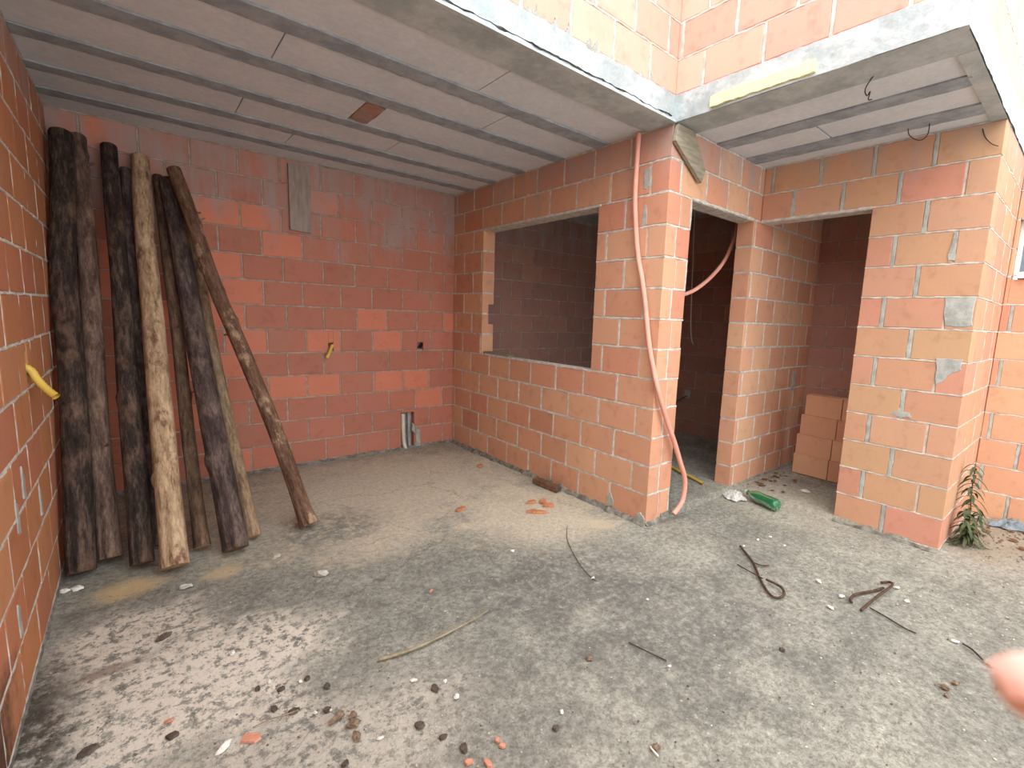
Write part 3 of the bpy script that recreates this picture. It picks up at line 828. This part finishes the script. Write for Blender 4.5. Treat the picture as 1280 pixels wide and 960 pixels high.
mb = MB(); mb.box((-.02, -.04, -.055), (.011, .04, .055)); bevel(mb.build('box', M['box_plastic'], e), .006)
mb = MB(); tube_into(mb, [(-.02, .0, -.02), (-.05, .05, -.06), (-.03, .14, -.13), (.0, .2, -.2)], .006, 6); mb.build('wire', M['wire'], e, smooth=True)
WR = 'loose tie wires poking from the porch ceiling'
cable('hanging_tie_wire', [(2.843,.885,2.662),(2.922,.943,2.640),(2.994,.956,2.632),(2.967,.934,2.636),(3.03,.958,2.625),(3.092,.961,2.645)], .0028, M['wire'], 'bent tie wire hooked from the porch ceiling near its outer edge', 'wire', seg=6, group=WR)
cable('hanging_tie_wire', [(3.680,.930,2.664),(3.788,.945,2.640),(3.862,.907,2.620),(3.818,.859,2.630),(3.667,.824,2.664)], .0028, M['wire'], 'looped tie wire under the porch ceiling close to the second doorway wall', 'wire', seg=6, group=WR)
cable('hanging_tie_wire', [(3.914,.618,2.627),(3.902,.597,2.569),(3.896,.564,2.525),(3.894,.534,2.505)], .0028, M['wire'], 'short tie wire bent down at the top of the right pillar', 'wire', seg=6, group=WR)

# steel and wire on the ground
e = empty('rebar_hook', (2.70, 1.13, 0)); tag(e, 'rusty rebar with a looped end on the concrete before the second doorway', 'rebar')
def loc(pts, c): return [tuple(Vector(p)-Vector(c)) for p in pts]
c0 = (2.70, 1.13, 0)
mb = MB(); tube_into(mb, loc([(2.889,1.330,.012),(2.754,1.181,.010),(2.601,1.067,.010),(2.496,.971,.010),(2.486,.925,.012),(2.537,.912,.016),(2.600,.953,.018),(2.600,1.035,.024)], c0), .0068, 8); mb.build('bar', M['rebar'], e, smooth=True)
mb = MB(); tube_into(mb, loc([(2.754,1.181,.012),(2.756,1.134,.012),(2.795,1.105,.010)], c0), .004, 6); mb.build('prong', M['rebar'], e, smooth=True)
mb = MB(); tube_into(mb, loc([(2.66,1.23,.006),(2.62,1.13,.016),(2.590,1.05,.026)], c0), .0035, 6); mb.build('tie_wire', M['rebar'], e, smooth=True)
cable('rebar_stirrup', [(2.775,.668,.008),(2.800,.682,.010),(2.878,.678,.010),(2.987,.633,.010),(3.077,.605,.010)], .0068, M['rebar'], 'bent rebar piece lying beside the angled one, farther from the bottle', 'rebar', seg=8)
cable('rebar_stirrup', [(3.140,.630,.008),(3.180,.602,.010),(3.115,.577,.024),(2.914,.596,.022),(2.730,.614,.010)], .0068, M['rebar'], 'angled rebar piece crossing the long thin wire on the concrete', 'rebar', seg=8)
cable('steel_wire', [(2.801,.594,.006),(2.773,.509,.006),(2.746,.438,.005),(2.741,.391,.005)], .0035, M['wire'], 'straight thin steel wire running from the angled rebar piece', 'wire', seg=6)
cable('steel_wire', [(2.825,.236,.006),(2.803,.200,.008),(2.744,.151,.006),(2.723,.125,.006)], .0038, M['wire'], 'dark bent wire on the ground beside the blurred fingertip', 'wire', seg=6)
cable('steel_wire', [(2.196,2.213,.004),(2.055,2.066,.006),(1.937,1.872,.004),(1.864,1.713,.005),(1.845,1.616,.004)], .0022, M['wire'], 'thin curved wire on the grey concrete in front of the corner pillar', 'wire', seg=6)
cable('steel_wire', [(1.594,1.184,.004),(1.610,1.096,.006),(1.632,1.013,.004)], .0024, M['wire'], 'thin short wire on the concrete ending at a white pebble', 'wire', seg=6)
cable('twig', [(2.743,.158,.006),(2.725,.100,.008)], .005, M['twig'], 'pale stick end lying next to the blurred fingertip', 'twig', seg=6)
mb = MB(); e = empty('branch', (.94, 1.72, 0)); tag(e, 'long dry grey branch lying across the middle of the floor', 'branch')
tube_into(mb, loc([(.678,1.741,.008),(.801,1.712,.012),(.943,1.711,.012),(1.103,1.721,.014),(1.221,1.745,.010)], (.94, 1.72, 0)), .0075, 8, taper=.35); mb.build('stem', M['twig'], e, smooth=True)
mb = MB(); tube_into(mb, loc([(.93,1.711,.012),(.99,1.74,.018),(1.03,1.755,.014)], (.94, 1.72, 0)), .003, 6, taper=.5); mb.build('side_shoot', M['twig'], e, smooth=True)
mb = MB(); tube_into(mb, loc([(.72,1.735,.010),(.70,1.70,.012),(.66,1.685,.008)], (.94, 1.72, 0)), .003, 6, taper=.5); mb.build('side_shoot', M['twig'], e, smooth=True)
cable('twig', [(.222,1.690,.004),(.270,1.685,.010),(.315,1.672,.012),(.36,1.672,.006)], .0022, M['twig'], 'thin dry stalk beside the orange tile shard at bottom left', 'twig', seg=6)
cable('twig', [(1.238,.802,.006),(1.232,.785,.008),(1.230,.765,.006)], .0035, M['white_chip'], 'tiny white stick beside the round brown stone at bottom centre', 'twig', seg=6)

# ------------------------------------------------------------------ bottle and bag
def bottle():
    base, neck = Vector((3.700, 1.440, .052)), Vector((3.800, 1.735, .050))
    e = empty('plastic_bottle', (base.x, base.y, 0)); tag(e, 'crushed green plastic bottle lying by the second doorway', 'bottle')
    m, nt, b = nodes('green_plastic'); g = NG(nt)
    g.l(g.mix(g.noise(14, 3, .6), lin(20,104,62), lin(48,140,92)), b.inputs['Base Color'])
    b.inputs['Roughness'].default_value = .18; b.inputs['Specular IOR Level'].default_value = .6
    try: b.inputs['Transmission Weight'].default_value = .25
    except KeyError: pass
    prof = [(0.0, .018), (.004, .034), (.010, .042), (.022, .0475), (.05, .049), (.10, .0485), (.13, .0455), (.16, .048), (.21, .0485), (.235, .044), (.26, .034), (.28, .022), (.295, .0145), (.31, .0138), (.318, .0145)]
    ax = (neck-base).normalized(); u = ax.cross(Vector((0, 0, 1))).normalized(); v = u.cross(ax)
    NS = 32; vs = []; fs = []; o0 = Vector(e.location)
    for i, (h, r) in enumerate(prof):
        for k in range(NS):
            t = 2*math.pi*k/NS
            rr = r*(1+.10*mnoise.noise((math.cos(t)*1.5, math.sin(t)*1.5, h*14)))
            if h < .03: rr *= 1-.09*(.5+.5*math.cos(5*t))*(1-h/.03)
            hh = h+(.010*(.5+.5*math.cos(5*t)) if h < .003 else 0)
            p = base+ax*hh+(u*math.cos(t)+v*math.sin(t)*.93)*rr; p.z = max(p.z, .004)
            vs.append(p-o0)
    for i in range(len(prof)-1):
        for k in range(NS): fs.append((i*NS+k, i*NS+(k+1) % NS, (i+1)*NS+(k+1) % NS, (i+1)*NS+k))
    c = len(vs); vs.append(base+ax*.018-o0)
    for k in range(NS): fs.append((c, (k+1) % NS, k))
    mb = MB(); mb.add(vs, fs); mb.build('body', m, e, smooth=True)
    mb = MB(); tube_into(mb, [base+ax*.302-o0, base+ax*.308-o0], .019, 16, smooth_n=2); mb.build('neck_ring', m, e, smooth=True)
    mb = MB(); tube_into(mb, [base+ax*.312-o0, base+ax*.332-o0], .0165, 16, smooth_n=2); mb.build('cap', M['pvc'], e, smooth=True)
bottle()
def crumple(name, cx, cy, rx, ry, h, mat, label, cat, seed, z0=0.0):
    r = random.Random(seed); N = 26; vs = []; fs = []; mb = MB()
    for j in range(N+1):
        for i in range(N+1):
            a, b = i/N*2-1, j/N*2-1
            s = max(abs(a), abs(b)); l = math.hypot(a, b) or 1
            a2, b2 = a*s/l, b*s/l
            edge = 1+.35*mnoise.noise((math.atan2(b, a)*1.6, seed, 0)); 
            z = h*(1-s**2)*(.55+.8*abs(mnoise.noise((a*3+seed, b*3, 0))))+.018*abs(mnoise.noise((a*7, b*7, seed)))
            vs.append((a2*rx*edge, b2*ry*edge, .003+max(0, z)))
    for j in range(N):
        for i in range(N):
            q = j*(N+1)+i; fs.append((q, q+1, q+N+2, q+N+1))
    mb.add(vs, fs); o = mb.build(name, mat, smooth=False); o.location = (cx, cy, z0); o.rotation_euler[2] = r.uniform(0, 3)
    s = o.modifiers.new('thickness', 'SOLIDIFY'); s.thickness = .0015; s.offset = 1
    tag(o, label, cat); return o
crumple('plastic_bag', 3.735, 1.815, .12, .085, .045, M['bag'], 'crumpled whitish plastic bag touching the neck of the green bottle', 'bag', 3)
crumple('plastic_scrap', 4.90, .27, .07, .13, .06, M['scrap'], 'grey blue plastic scrap on the ground at the far right wall', 'plastic scrap', 8)

# ------------------------------------------------------------------ dry stack of hollow blocks in the second room
GRP = 'loose clay blocks stacked in the second room'
names = ['bottom', 'second', 'third', 'topmost']
def loose_block(x0, y0, z0, lx, ly, lz, tint, label):
    mb = MB(); a, b = lx/2, ly/2
    mb.box((-a, -b, 0), (a, b, lz), 0, (tint, .5, .5)); o = bevel(mb.build('clay_block', M['brick_window']), .004)
    o.location = (x0+a, y0+b, z0); tag(o, label, 'clay block', GRP)
ys = [1.765, 1.755, 1.735, 1.71]
wz = [('bottom', .70), ('second lowest', .3), ('third lowest', .55), ('topmost', .2)]
for i, (w0, tn) in enumerate(wz):
    z = .041+i*.1905
    loose_block(4.75, ys[i]-.30, z, .13, .30, .19, tn, f'{w0} clay block at the left end of the dry stack inside the second doorway')
    loose_block(4.75, ys[i]-.605, z, .13, .30, .19, (tn+.4) % 1, f'{w0} clay block of the dry stack, partly hidden by the right pillar')

# ------------------------------------------------------------------ weed
def weed():
    e = empty('weed', (4.235, .428, 0)); tag(e, 'dusty green weed growing at the foot of the right pillar', 'plant')
    r = random.Random(9)
    stems = [((0, 0, 0), (.02, .0, .2), (.05, .015, .38), (.075, .02, .55)), ((.0, -.01, 0), (-.03, .01, .12), (-.05, .02, .26)), ((.02, -.01, 0), (.09, -.03, .13), (.15, -.04, .22)), ((-.02, .0, 0), (-.05, -.01, .10), (-.07, .0, .17))]
    for si, st in enumerate(stems):
        mb = MB(); tube_into(mb, [Vector(p) for p in st], .0055 if si == 0 else .004, 6, taper=.4); sm = mb.build('stem', M['stem'], e, smooth=True)
        mb = MB(); pts = [Vector(p) for p in st]; n = 46 if si == 0 else 18
        for k in range(n):
            t = .08+.92*k/n; f = t*(len(pts)-1); i = min(int(f), len(pts)-2); p = pts[i].lerp(pts[i+1], f-i)
            th = k*2.4+r.uniform(-.3, .3); L = r.uniform(.08, .13)*(1.05-.45*t); w = .011
            d = Vector((math.cos(th), math.sin(th), r.uniform(.0, .5))); sd = Vector((-math.sin(th), math.cos(th), 0))
            vs = []; N = 6
            for q in range(N+1):
                s = q/N; ww = w*math.sin(math.pi*min(1, s*.9+.1))**.7*(1 if s < 1 else .05)
                c = p+d*L*s+Vector((0, 0, -L*1.0*s*s)); c.z = max(c.z, .006)
                vs += [c-sd*ww+Vector((0, 0, .003)), c, c+sd*ww+Vector((0, 0, .003))]
            fs = []
            for q in range(N): fs += [(q*3, q*3+1, q*3+4, q*3+3), (q*3+1, q*3+2, q*3+5, q*3+4)]
            mb.add(vs, fs)
        mb.build('foliage', M['plant'], e, smooth=True)
weed()

# ------------------------------------------------------------------ rubble on the ground: every piece that shows
def rock(name, x, y, s, mat, label, cat, group=None, flat=.5, seed=0, z0=0.0, el=1.0, rot=None):
    r = random.Random(seed*131+int(x*1000)+int(y*777))
    import bmesh
    bm = bmesh.new(); bmesh.ops.create_icosphere(bm, subdivisions=2, radius=1.0)
    ph = r.uniform(0, 99)
    for v in bm.verts:
        k = 1+.8*mnoise.noise(v.co*1.2+Vector((ph, 0, 0)))
        v.co = Vector((v.co.x*s*el*k, v.co.y*s/el*k, v.co.z*s*flat*k))
    zmin = min(v.co.z for v in bm.verts)
    for v in bm.verts: v.co.z = max(v.co.z-zmin*.8, 0.0)
    me = bpy.data.meshes.new(name); bm.to_mesh(me); bm.free(); me.materials.append(mat)
    o = bpy.data.objects.new(name, me); COL.objects.link(o); o.location = (x, y, z0-.001)
    o.rotation_euler[2] = rot if rot is not None else r.uniform(0, 6.28); tag(o, label, cat, group); return o
def shard(name, x, y, lx, ly, h, mat, label, cat, group=None, seed=0, rot=None, z0=0.0, tilt=.06, pts=None):
    r = random.Random(seed*71+int(x*991)); n = 7; poly = []
    for i in range(n):
        t = 2*math.pi*i/n+r.uniform(-.25, .25); k = r.uniform(.75, 1.1); poly.append((lx*k*math.cos(t), ly*k*math.sin(t)))
    if pts: poly = pts; n = len(pts)
    mb = MB()
    vs = [(a, b, 0) for a, b in poly]+[(a*.9, b*.9, h*r.uniform(.85, 1.15)) for a, b in poly]
    mb.add(vs, [tuple(range(n-1, -1, -1)), tuple(range(n, 2*n))]+[(i, (i+1) % n, n+(i+1) % n, n+i) for i in range(n)])
    o = mb.build(name, mat); o.location = (x, y, z0+abs(tilt)*ly*.4); o.rotation_euler = (tilt, 0, rot if rot is not None else r.uniform(0, 6.28))
    tag(o, label, cat, group); return o

WG, DG = 'white chips scattered over the concrete', 'dark bark chips scattered in the foreground'
whites = [(.405,1.631),(.449,1.614),(.225,2.144),(1.932,1.338),(1.854,1.648),(1.618,.988),(1.101,1.092),(.838,1.388),(2.867,.859),(2.804,.723),(2.640,.723),(3.156,.560),(2.821,.262),(.840,1.481),(.746,1.558),(.401,1.818),(.310,1.883),
          (1.677,2.157),(3.221,1.284),(3.099,1.314),(3.168,1.168),(2.932,1.325),(3.045,.490),(.544,1.388)]
for i, (x, y) in enumerate(whites):
    s = .007+.004*((i*37) % 5)/5
    if i in (9, 10, 11, 12, 8): s = .012
    rock('white_chip', x, y, s, M['white_chip'], 'small white chip of stone lying loose on the open concrete floor', 'stone chip', WG, .55, i, el=1.25)
darks = [(.296,1.733),(.347,1.680),(.442,1.616),(.793,1.471),(.671,1.357),(.746,1.185),(.713,1.264),(.268,1.871),(.337,1.817),(.426,1.814),(.012,1.817),(.424,1.366),(2.106,.737),(1.037,1.056),(.475,1.730)]
for i, (x, y) in enumerate(darks):
    a, b = (.021, .015) if i in (1, 3, 4, 5, 10) else (.015, .012)
    shard('bark_chip', x, y, a, b, .008, M['dark_chip'], 'small dark brown bark chip lying on the foreground concrete', 'bark chip', DG, i)
browns = [((.458,1.552), 'long brown bark sliver among the brown stones at bottom left', .032, .010), ((.503,1.530), 'reddish brown stone right of the long bark sliver', .014, .014), ((.493,1.495), 'squarish brown stone below the reddish one beside the bark sliver', .018, .015),
          ((.485,1.441), 'rounded brown stone nearest the camera of the bottom left cluster', .017, .013), ((1.253,.790), 'round brown stone beside the tiny white stick', .016, .016), ((1.382,1.221), 'lone reddish stone in the middle of the foreground concrete', .014, .011),
          ((2.401,.229), 'longest tan stone of the trio near the fingertip', .022, .010), ((2.475,.208), 'dark brown stone of the trio near the fingertip', .016, .010), ((2.362,.217), 'grey brown pebble left of the tan stone near the fingertip', .011, .009)]
for i, ((x, y), lb, a, b) in enumerate(browns):
    rock('brown_stone', x, y, math.sqrt(a*b), M['brown_chip'], lb, 'stone', None, .6, i, el=math.sqrt(a/b), rot=.4 if i == 0 else None)
oranges = [((.211,1.648), 'flat orange tile shard lying alone at bottom left', .026, .016), ((.852,1.140), 'orange clay crumb in the upper of the crumbs at bottom centre', .011, .009), ((.851,1.113), 'larger orange clay crumb just below the upper crumb', .014, .010),
           ((.778,1.091), 'orange clay shard at the bottom edge of the picture', .020, .013), ((.732,1.132), 'pale orange clay shard left of the one at the bottom edge', .016, .010), ((.007,1.893), 'thin reddish shard on the white lime stain', .016, .007), ((1.085,2.065), 'small dark red shard on the concrete behind the dry branch', .018, .006)]
for i, ((x, y), lb, a, b) in enumerate(oranges):
    p = None
    if i == 0: p = [(-.030, -.014), (.020, -.017), (.034, .000), (.022, .015), (-.028, .017)]
    shard('clay_shard', x, y, a, b, .008, M['orange_chip'], lb, 'clay shard', None, i, rot=-.62 if i == 0 else None, pts=p)
pales = [((.113,2.823), 'pale grey stone in front of the pale stripped pole', .028, .016), ((.536,2.893), 'pale stone right of the thick grey pole', .024, .016), ((.690,2.547), 'flat pale mortar chip on the floor before the lone slanting pole', .036, .018),
         ((.139,1.663), 'white elongated chip left of the orange tile shard', .026, .008), ((-.300,3.112), 'white stone at the foot of the corner pole, farther from the wall', .022, .017), ((-.346,3.118), 'white stone touching the left wall at the foot of the corner pole', .017, .015)]
for i, ((x, y), lb, a, b) in enumerate(pales):
    rock('pale_stone', x, y, math.sqrt(a*b), M['white_chip'] if i > 2 else M['pale_chip'], lb, 'stone', None, .55, i, el=math.sqrt(a/b), rot=(.3, .5, -.5, .55, -.3, .4)[i])
shard('dark_leaf', .010, 2.431, .036, .014, .006, M['dark_chip'], 'dark curled leaf lying on the lime stain left of centre', 'leaf', None, 2, rot=.5, tilt=.5)
shard('dark_lump', -.201, 1.905, .030, .016, .014, M['dark_chip'], 'dark lump of earth at the bottom left corner', 'earth lump', None, 5, rot=.3)
# clay shards and an offcut at the foot of the window wall
e = empty('wood_offcut', (2.575, 2.88, 0)); tag(e, 'dark wood offcut lying at the foot of the window wall', 'wood offcut'); e.rotation_euler[2] = 1.60
mb = MB(); mb.box((-.150, -.030, .002), (.135, .030, .048)); bevel(mb.build('plank', M['offcut'], e), .004)
mb = MB(); mb.box((-.158, -.029, .003), (-.1505, .029, .047)); o = mb.build('cut_end', M['dark_chip'], e); o['label'] = 'dark cut end'
for i, (x, y, a, b, rot, lb) in enumerate([(2.175, 2.515, .085, .026, -.75, 'longest clay shard on the sandy floor before the window wall'), (2.325, 2.560, .055, .03, -.6, 'clay shard right of centre in the heap near the wood offcut'),
        (2.340, 2.640, .05, .03, .4, 'clay shard standing highest in the heap near the wood offcut'), (2.262, 2.680, .045, .026, -.3, 'clay shard at the left of the heap near the wood offcut'),
        (1.748, 2.878, .05, .026, .2, 'single flat clay shard on the sand left of the shard heap'), (2.420, 3.649, .04, .028, .5, 'small clay shard far back beside the window wall')]):
    shard('clay_shard', x, y, a, b, .014, M['shard'], lb, 'clay shard', None, i+20, rot=rot, tilt=.25 if i in (1, 2) else .08)
# dry leaves
def leaf(x, y, L, rot, z0, label, group, seed):
    r = random.Random(seed); mb = MB(); N = 8; vs = []; fs = []
    for q in range(N+1):
        s = q/N; w = L*.30*math.sin(math.pi*min(.98, s*.95+.03))**.8
        z = .006+.22*L*(s-.5)**2*r.uniform(.7, 1.5)
        vs += [(L*(s-.5), -w, z+w*.45), (L*(s-.5), 0, z), (L*(s-.5), w, z+w*.45)]
    for q in range(N): fs += [(q*3, q*3+3, q*3+4, q*3+1), (q*3+1, q*3+4, q*3+5, q*3+2)]
    mb.add(vs, fs); o = mb.build('dry_leaf', M['leaf_dry'], smooth=True); o.location = (x, y, z0); o.rotation_euler[2] = rot
    m = o.modifiers.new('thickness', 'SOLIDIFY'); m.thickness = .0012
    tag(o, label, 'leaf', group); return o
rl = random.Random(77)
for i in range(18):
    leaf(4.02+rl.uniform(0, .55), 1.845-abs(rl.gauss(0, .13)), rl.uniform(.03, .06), rl.uniform(0, 6.28), .036, 'dry brown leaf on the sandy floor of the second doorway', 'dry leaves in the second doorway', i)
for i in range(22):
    x, y = 4.38+rl.uniform(0, .52), rl.uniform(.0, .47)
    leaf(x, y, rl.uniform(.03, .07), rl.uniform(0, 6.28), .0, 'dry brown leaf on the dirt beside the weed and right wall', 'dry leaves beside the weed', 40+i)
o = crumple('paper_scrap', 4.274, 1.466, .035, .028, .016, M['bag'], 'small pale scrap of paper on the floor of the second doorway', 'paper scrap', 5, z0=.034)
# uncountable grit
mb = MB(); rg = random.Random(99)
cols = [(.5, .5, .5)]
def grain(x, y, s, tint, z=0.0):
    a = rg.uniform(0, 6.28); ca, sa = math.cos(a), math.sin(a); k = [rg.uniform(.6, 1.3) for _ in range(5)]
    vs = []
    for (u, v, w), kk in zip(((1, 0, 0), (0, 1, 0), (-1, 0, 0), (0, -1, 0), (.1, .1, .8)), k):
        u, v = u*s*kk, v*s*kk; vs.append((x+u*ca-v*sa, y+u*sa+v*ca, z+w*s*kk-.001))
    mb.add(vs, [(0, 1, 4), (1, 2, 4), (2, 3, 4), (3, 0, 4)], 0, tint)
for i in range(5200):
    x = rg.uniform(XL+.02, 4.8); y = rg.uniform(-.2, 4.4)
    if y > YP-.05 and x > XW-.03: continue
    if x > X2-.02 and y > YC-.03: continue
    if y > 2.6 and rg.random() < .6: continue
    v = rg.random()
    t = .85 if v > .72 else (.15 if v < .35 else .5)
    grain(x, y, rg.uniform(.0018, .0048)*(1.3 if y < 1 else 1), (t+rg.uniform(-.1, .1), rg.random(), 0))
for i in range(500):                                   # dirt by the doorway jamb, the pillar corner and the right wall
    q = rg.random()
    if q < .4: x, y, z = 3.80+rg.gauss(0, .05), 1.83+rg.gauss(0, .035), 0
    elif q < .7: x, y, z = 4.5+rg.uniform(-.45, .4), .25+rg.uniform(-.2, .24), 0
    else: x, y, z = 4.1+rg.uniform(-.15, .6), 1.80+rg.gauss(0, .04), .036
    grain(x, y, rg.uniform(.004, .011), (rg.uniform(.1, .6), rg.random(), 0), z)
m, nt, b = nodes('grit'); g = NG(nt)
at = g.n('ShaderNodeAttribute', attribute_name='tint'); sp = g.n('ShaderNodeSeparateColor'); g.l(at.outputs['Color'], sp.inputs['Color'])
g.l(g.ramp(sp.outputs[0], [(0, lin(70,60,52)), (.45, lin(140,128,114)), (.7, lin(176,166,152)), (1, lin(222,216,204))]), b.inputs['Base Color'])
o = mb.build('gravel_grit', m); o['kind'] = 'stuff'; tag(o, 'loose fine grit and gravel strewn over the concrete floor', 'grit')

# ------------------------------------------------------------------ the photographer's hand by the lens
def hand():
    m, nt, b = nodes('skin'); g = NG(nt)
    g.l(g.mix(g.noise(30, 3, .6), lin(238,206,190), lin(244,216,200)), b.inputs['Base Color'])
    b.inputs['Roughness'].default_value = .5; b.inputs['Subsurface Weight'].default_value = .05
    b.inputs['Subsurface Radius'].default_value = (.01, .004, .002)
    Rv, Uv, Fv = Vector((.76508, -.64287, .03689)), Vector((.05960, .12773, .99002)), Vector((.64117, .75525, -.13604))
    tip = Vector((.1760, .0060, 1.3255))+Rv*(-.0072)+Uv*(-.0006)
    W = lambda a, u, d: tip+Rv*a+Uv*u+Fv*d
    V, Ed, Rd = [], [], []
    def chain(root, pts):
        prev = root
        for p, r in pts:
            V.append(W(*p)); Rd.append(r); i = len(V)-1
            if prev is not None: Ed.append((prev, i))
            prev = i
        return prev
    wrist = chain(None, [((.230, -.085, -.030), .026)])
    palm = chain(wrist, [((.190, -.070, -.022), .030), ((.150, -.052, -.020), .031)])
    chain(palm, [((.118, -.022, -.014), .0105), ((.075, -.006, -.010), .0095), ((.042, .000, -.004), .0088), ((.016, .000, .0), .0092), ((.0085, .0, .0), .0086)])        # index, in frame
    chain(palm, [((.112, -.040, -.016), .0108), ((.068, -.034, -.030), .0098), ((.050, -.036, -.060), .0090), ((.070, -.040, -.080), .0082)])
    chain(palm, [((.116, -.060, -.018), .0102), ((.076, -.060, -.032), .0094), ((.060, -.062, -.060), .0086), ((.078, -.064, -.078), .0080)])
    chain(palm, [((.126, -.080, -.020), .0092), ((.094, -.086, -.032), .0084), ((.080, -.088, -.054), .0076), ((.092, -.088, -.068), .0070)])
    chain(palm-1, [((.160, -.028, -.052), .0130), ((.140, -.010, -.072), .0110), ((.124, .000, -.084), .0096)])
    chain(wrist, [((.300, -.120, -.045), .029), ((.420, -.190, -.075), .036), ((.540, -.270, -.110), .042)])
    me = bpy.data.meshes.new('hand'); me.from_pydata([tuple(v-tip) for v in V], Ed, []); me.materials.append(m)
    o = bpy.data.objects.new('hand', me); COL.objects.link(o); o.location = tip
    o.modifiers.new('skin', 'SKIN')
    sk = me.skin_vertices[0].data if me.skin_vertices else None
    if sk is None:
        bpy.context.view_layer.objects.active = o; sk = me.skin_vertices[0].data
    for i, r in enumerate(Rd): sk[i].radius = (r, r)
    sk[0].use_root = True
    s = o.modifiers.new('smooth', 'SUBSURF'); s.levels = 2; s.render_levels = 2
    tag(o, 'pink out-of-focus fingertip of a hand at the right edge, close to the lens', 'hand')
    mb = MB(); N = 10; vs = []; fs = []                # nail
    for i in range(7):
        for k in range(N):
            a = -.9+1.8*k/(N-1); xx = .002+.011*i/6; rr = .0086*(1-.25*max(0, (3-i)/3)**2)
            vs.append(W(xx+.001, math.sin(a*.75+.9)*rr, -math.cos(a*.75+.9)*rr)-tip)
    for i in range(6):
        for k in range(N-1): fs.append((i*N+k, i*N+k+1, (i+1)*N+k+1, (i+1)*N+k))
    mb.add(vs, fs); mn, nt, b = nodes('nail'); b.inputs['Base Color'].default_value = lin(226,176,160); b.inputs['Roughness'].default_value = .3
    mb.build('fingernail', mn, o, smooth=True)
hand()

# ------------------------------------------------------------------ light: overcast sky over the open yard
w = bpy.data.worlds.new('overcast'); SC.world = w; w.use_nodes = True
bg = w.node_tree.nodes['Background']; bg.inputs['Color'].default_value = (.91, .965, 1.0, 1); bg.inputs['Strength'].default_value = 1.35
sun = bpy.data.lights.new('sun', 'SUN'); sun.energy = .8; sun.angle = math.radians(70); sun.color = (1, .985, .97)
so = bpy.data.objects.new('sun', sun); COL.objects.link(so); so.location = (0, -4, 6)
so.rotation_euler = Vector((.62, .40, -.80)).to_track_quat('-Z', 'Y').to_euler()

# ------------------------------------------------------------------ camera
cam = bpy.data.cameras.new('camera'); co = bpy.data.objects.new('camera', cam); COL.objects.link(co)
Rv, Uv, Fv = Vector((.76508265, -.64287473, .03688658)), Vector((.05959682, .12773068, .99001671)), Vector((.64116828, .75524628, -.13603782))
co.matrix_world = Matrix(((Rv.x, Uv.x, -Fv.x, 0), (Rv.y, Uv.y, -Fv.y, 0), (Rv.z, Uv.z, -Fv.z, 1.42076684), (0, 0, 0, 1)))
cam.sensor_width = 36; cam.sensor_fit = 'HORIZONTAL'; cam.lens = 16.6594
cam.shift_x, cam.shift_y = -.0249453, -.0013828
cam.clip_start = .01
cam.dof.use_dof = True; cam.dof.focus_distance = 2.8; cam.dof.aperture_fstop = 4.2
SC.camera = co
SC.view_settings.view_transform = 'Standard'; SC.view_settings.look = 'None'
SC.view_settings.exposure = 1.36; SC.view_settings.gamma = 1; SC.view_settings.use_curve_mapping = False
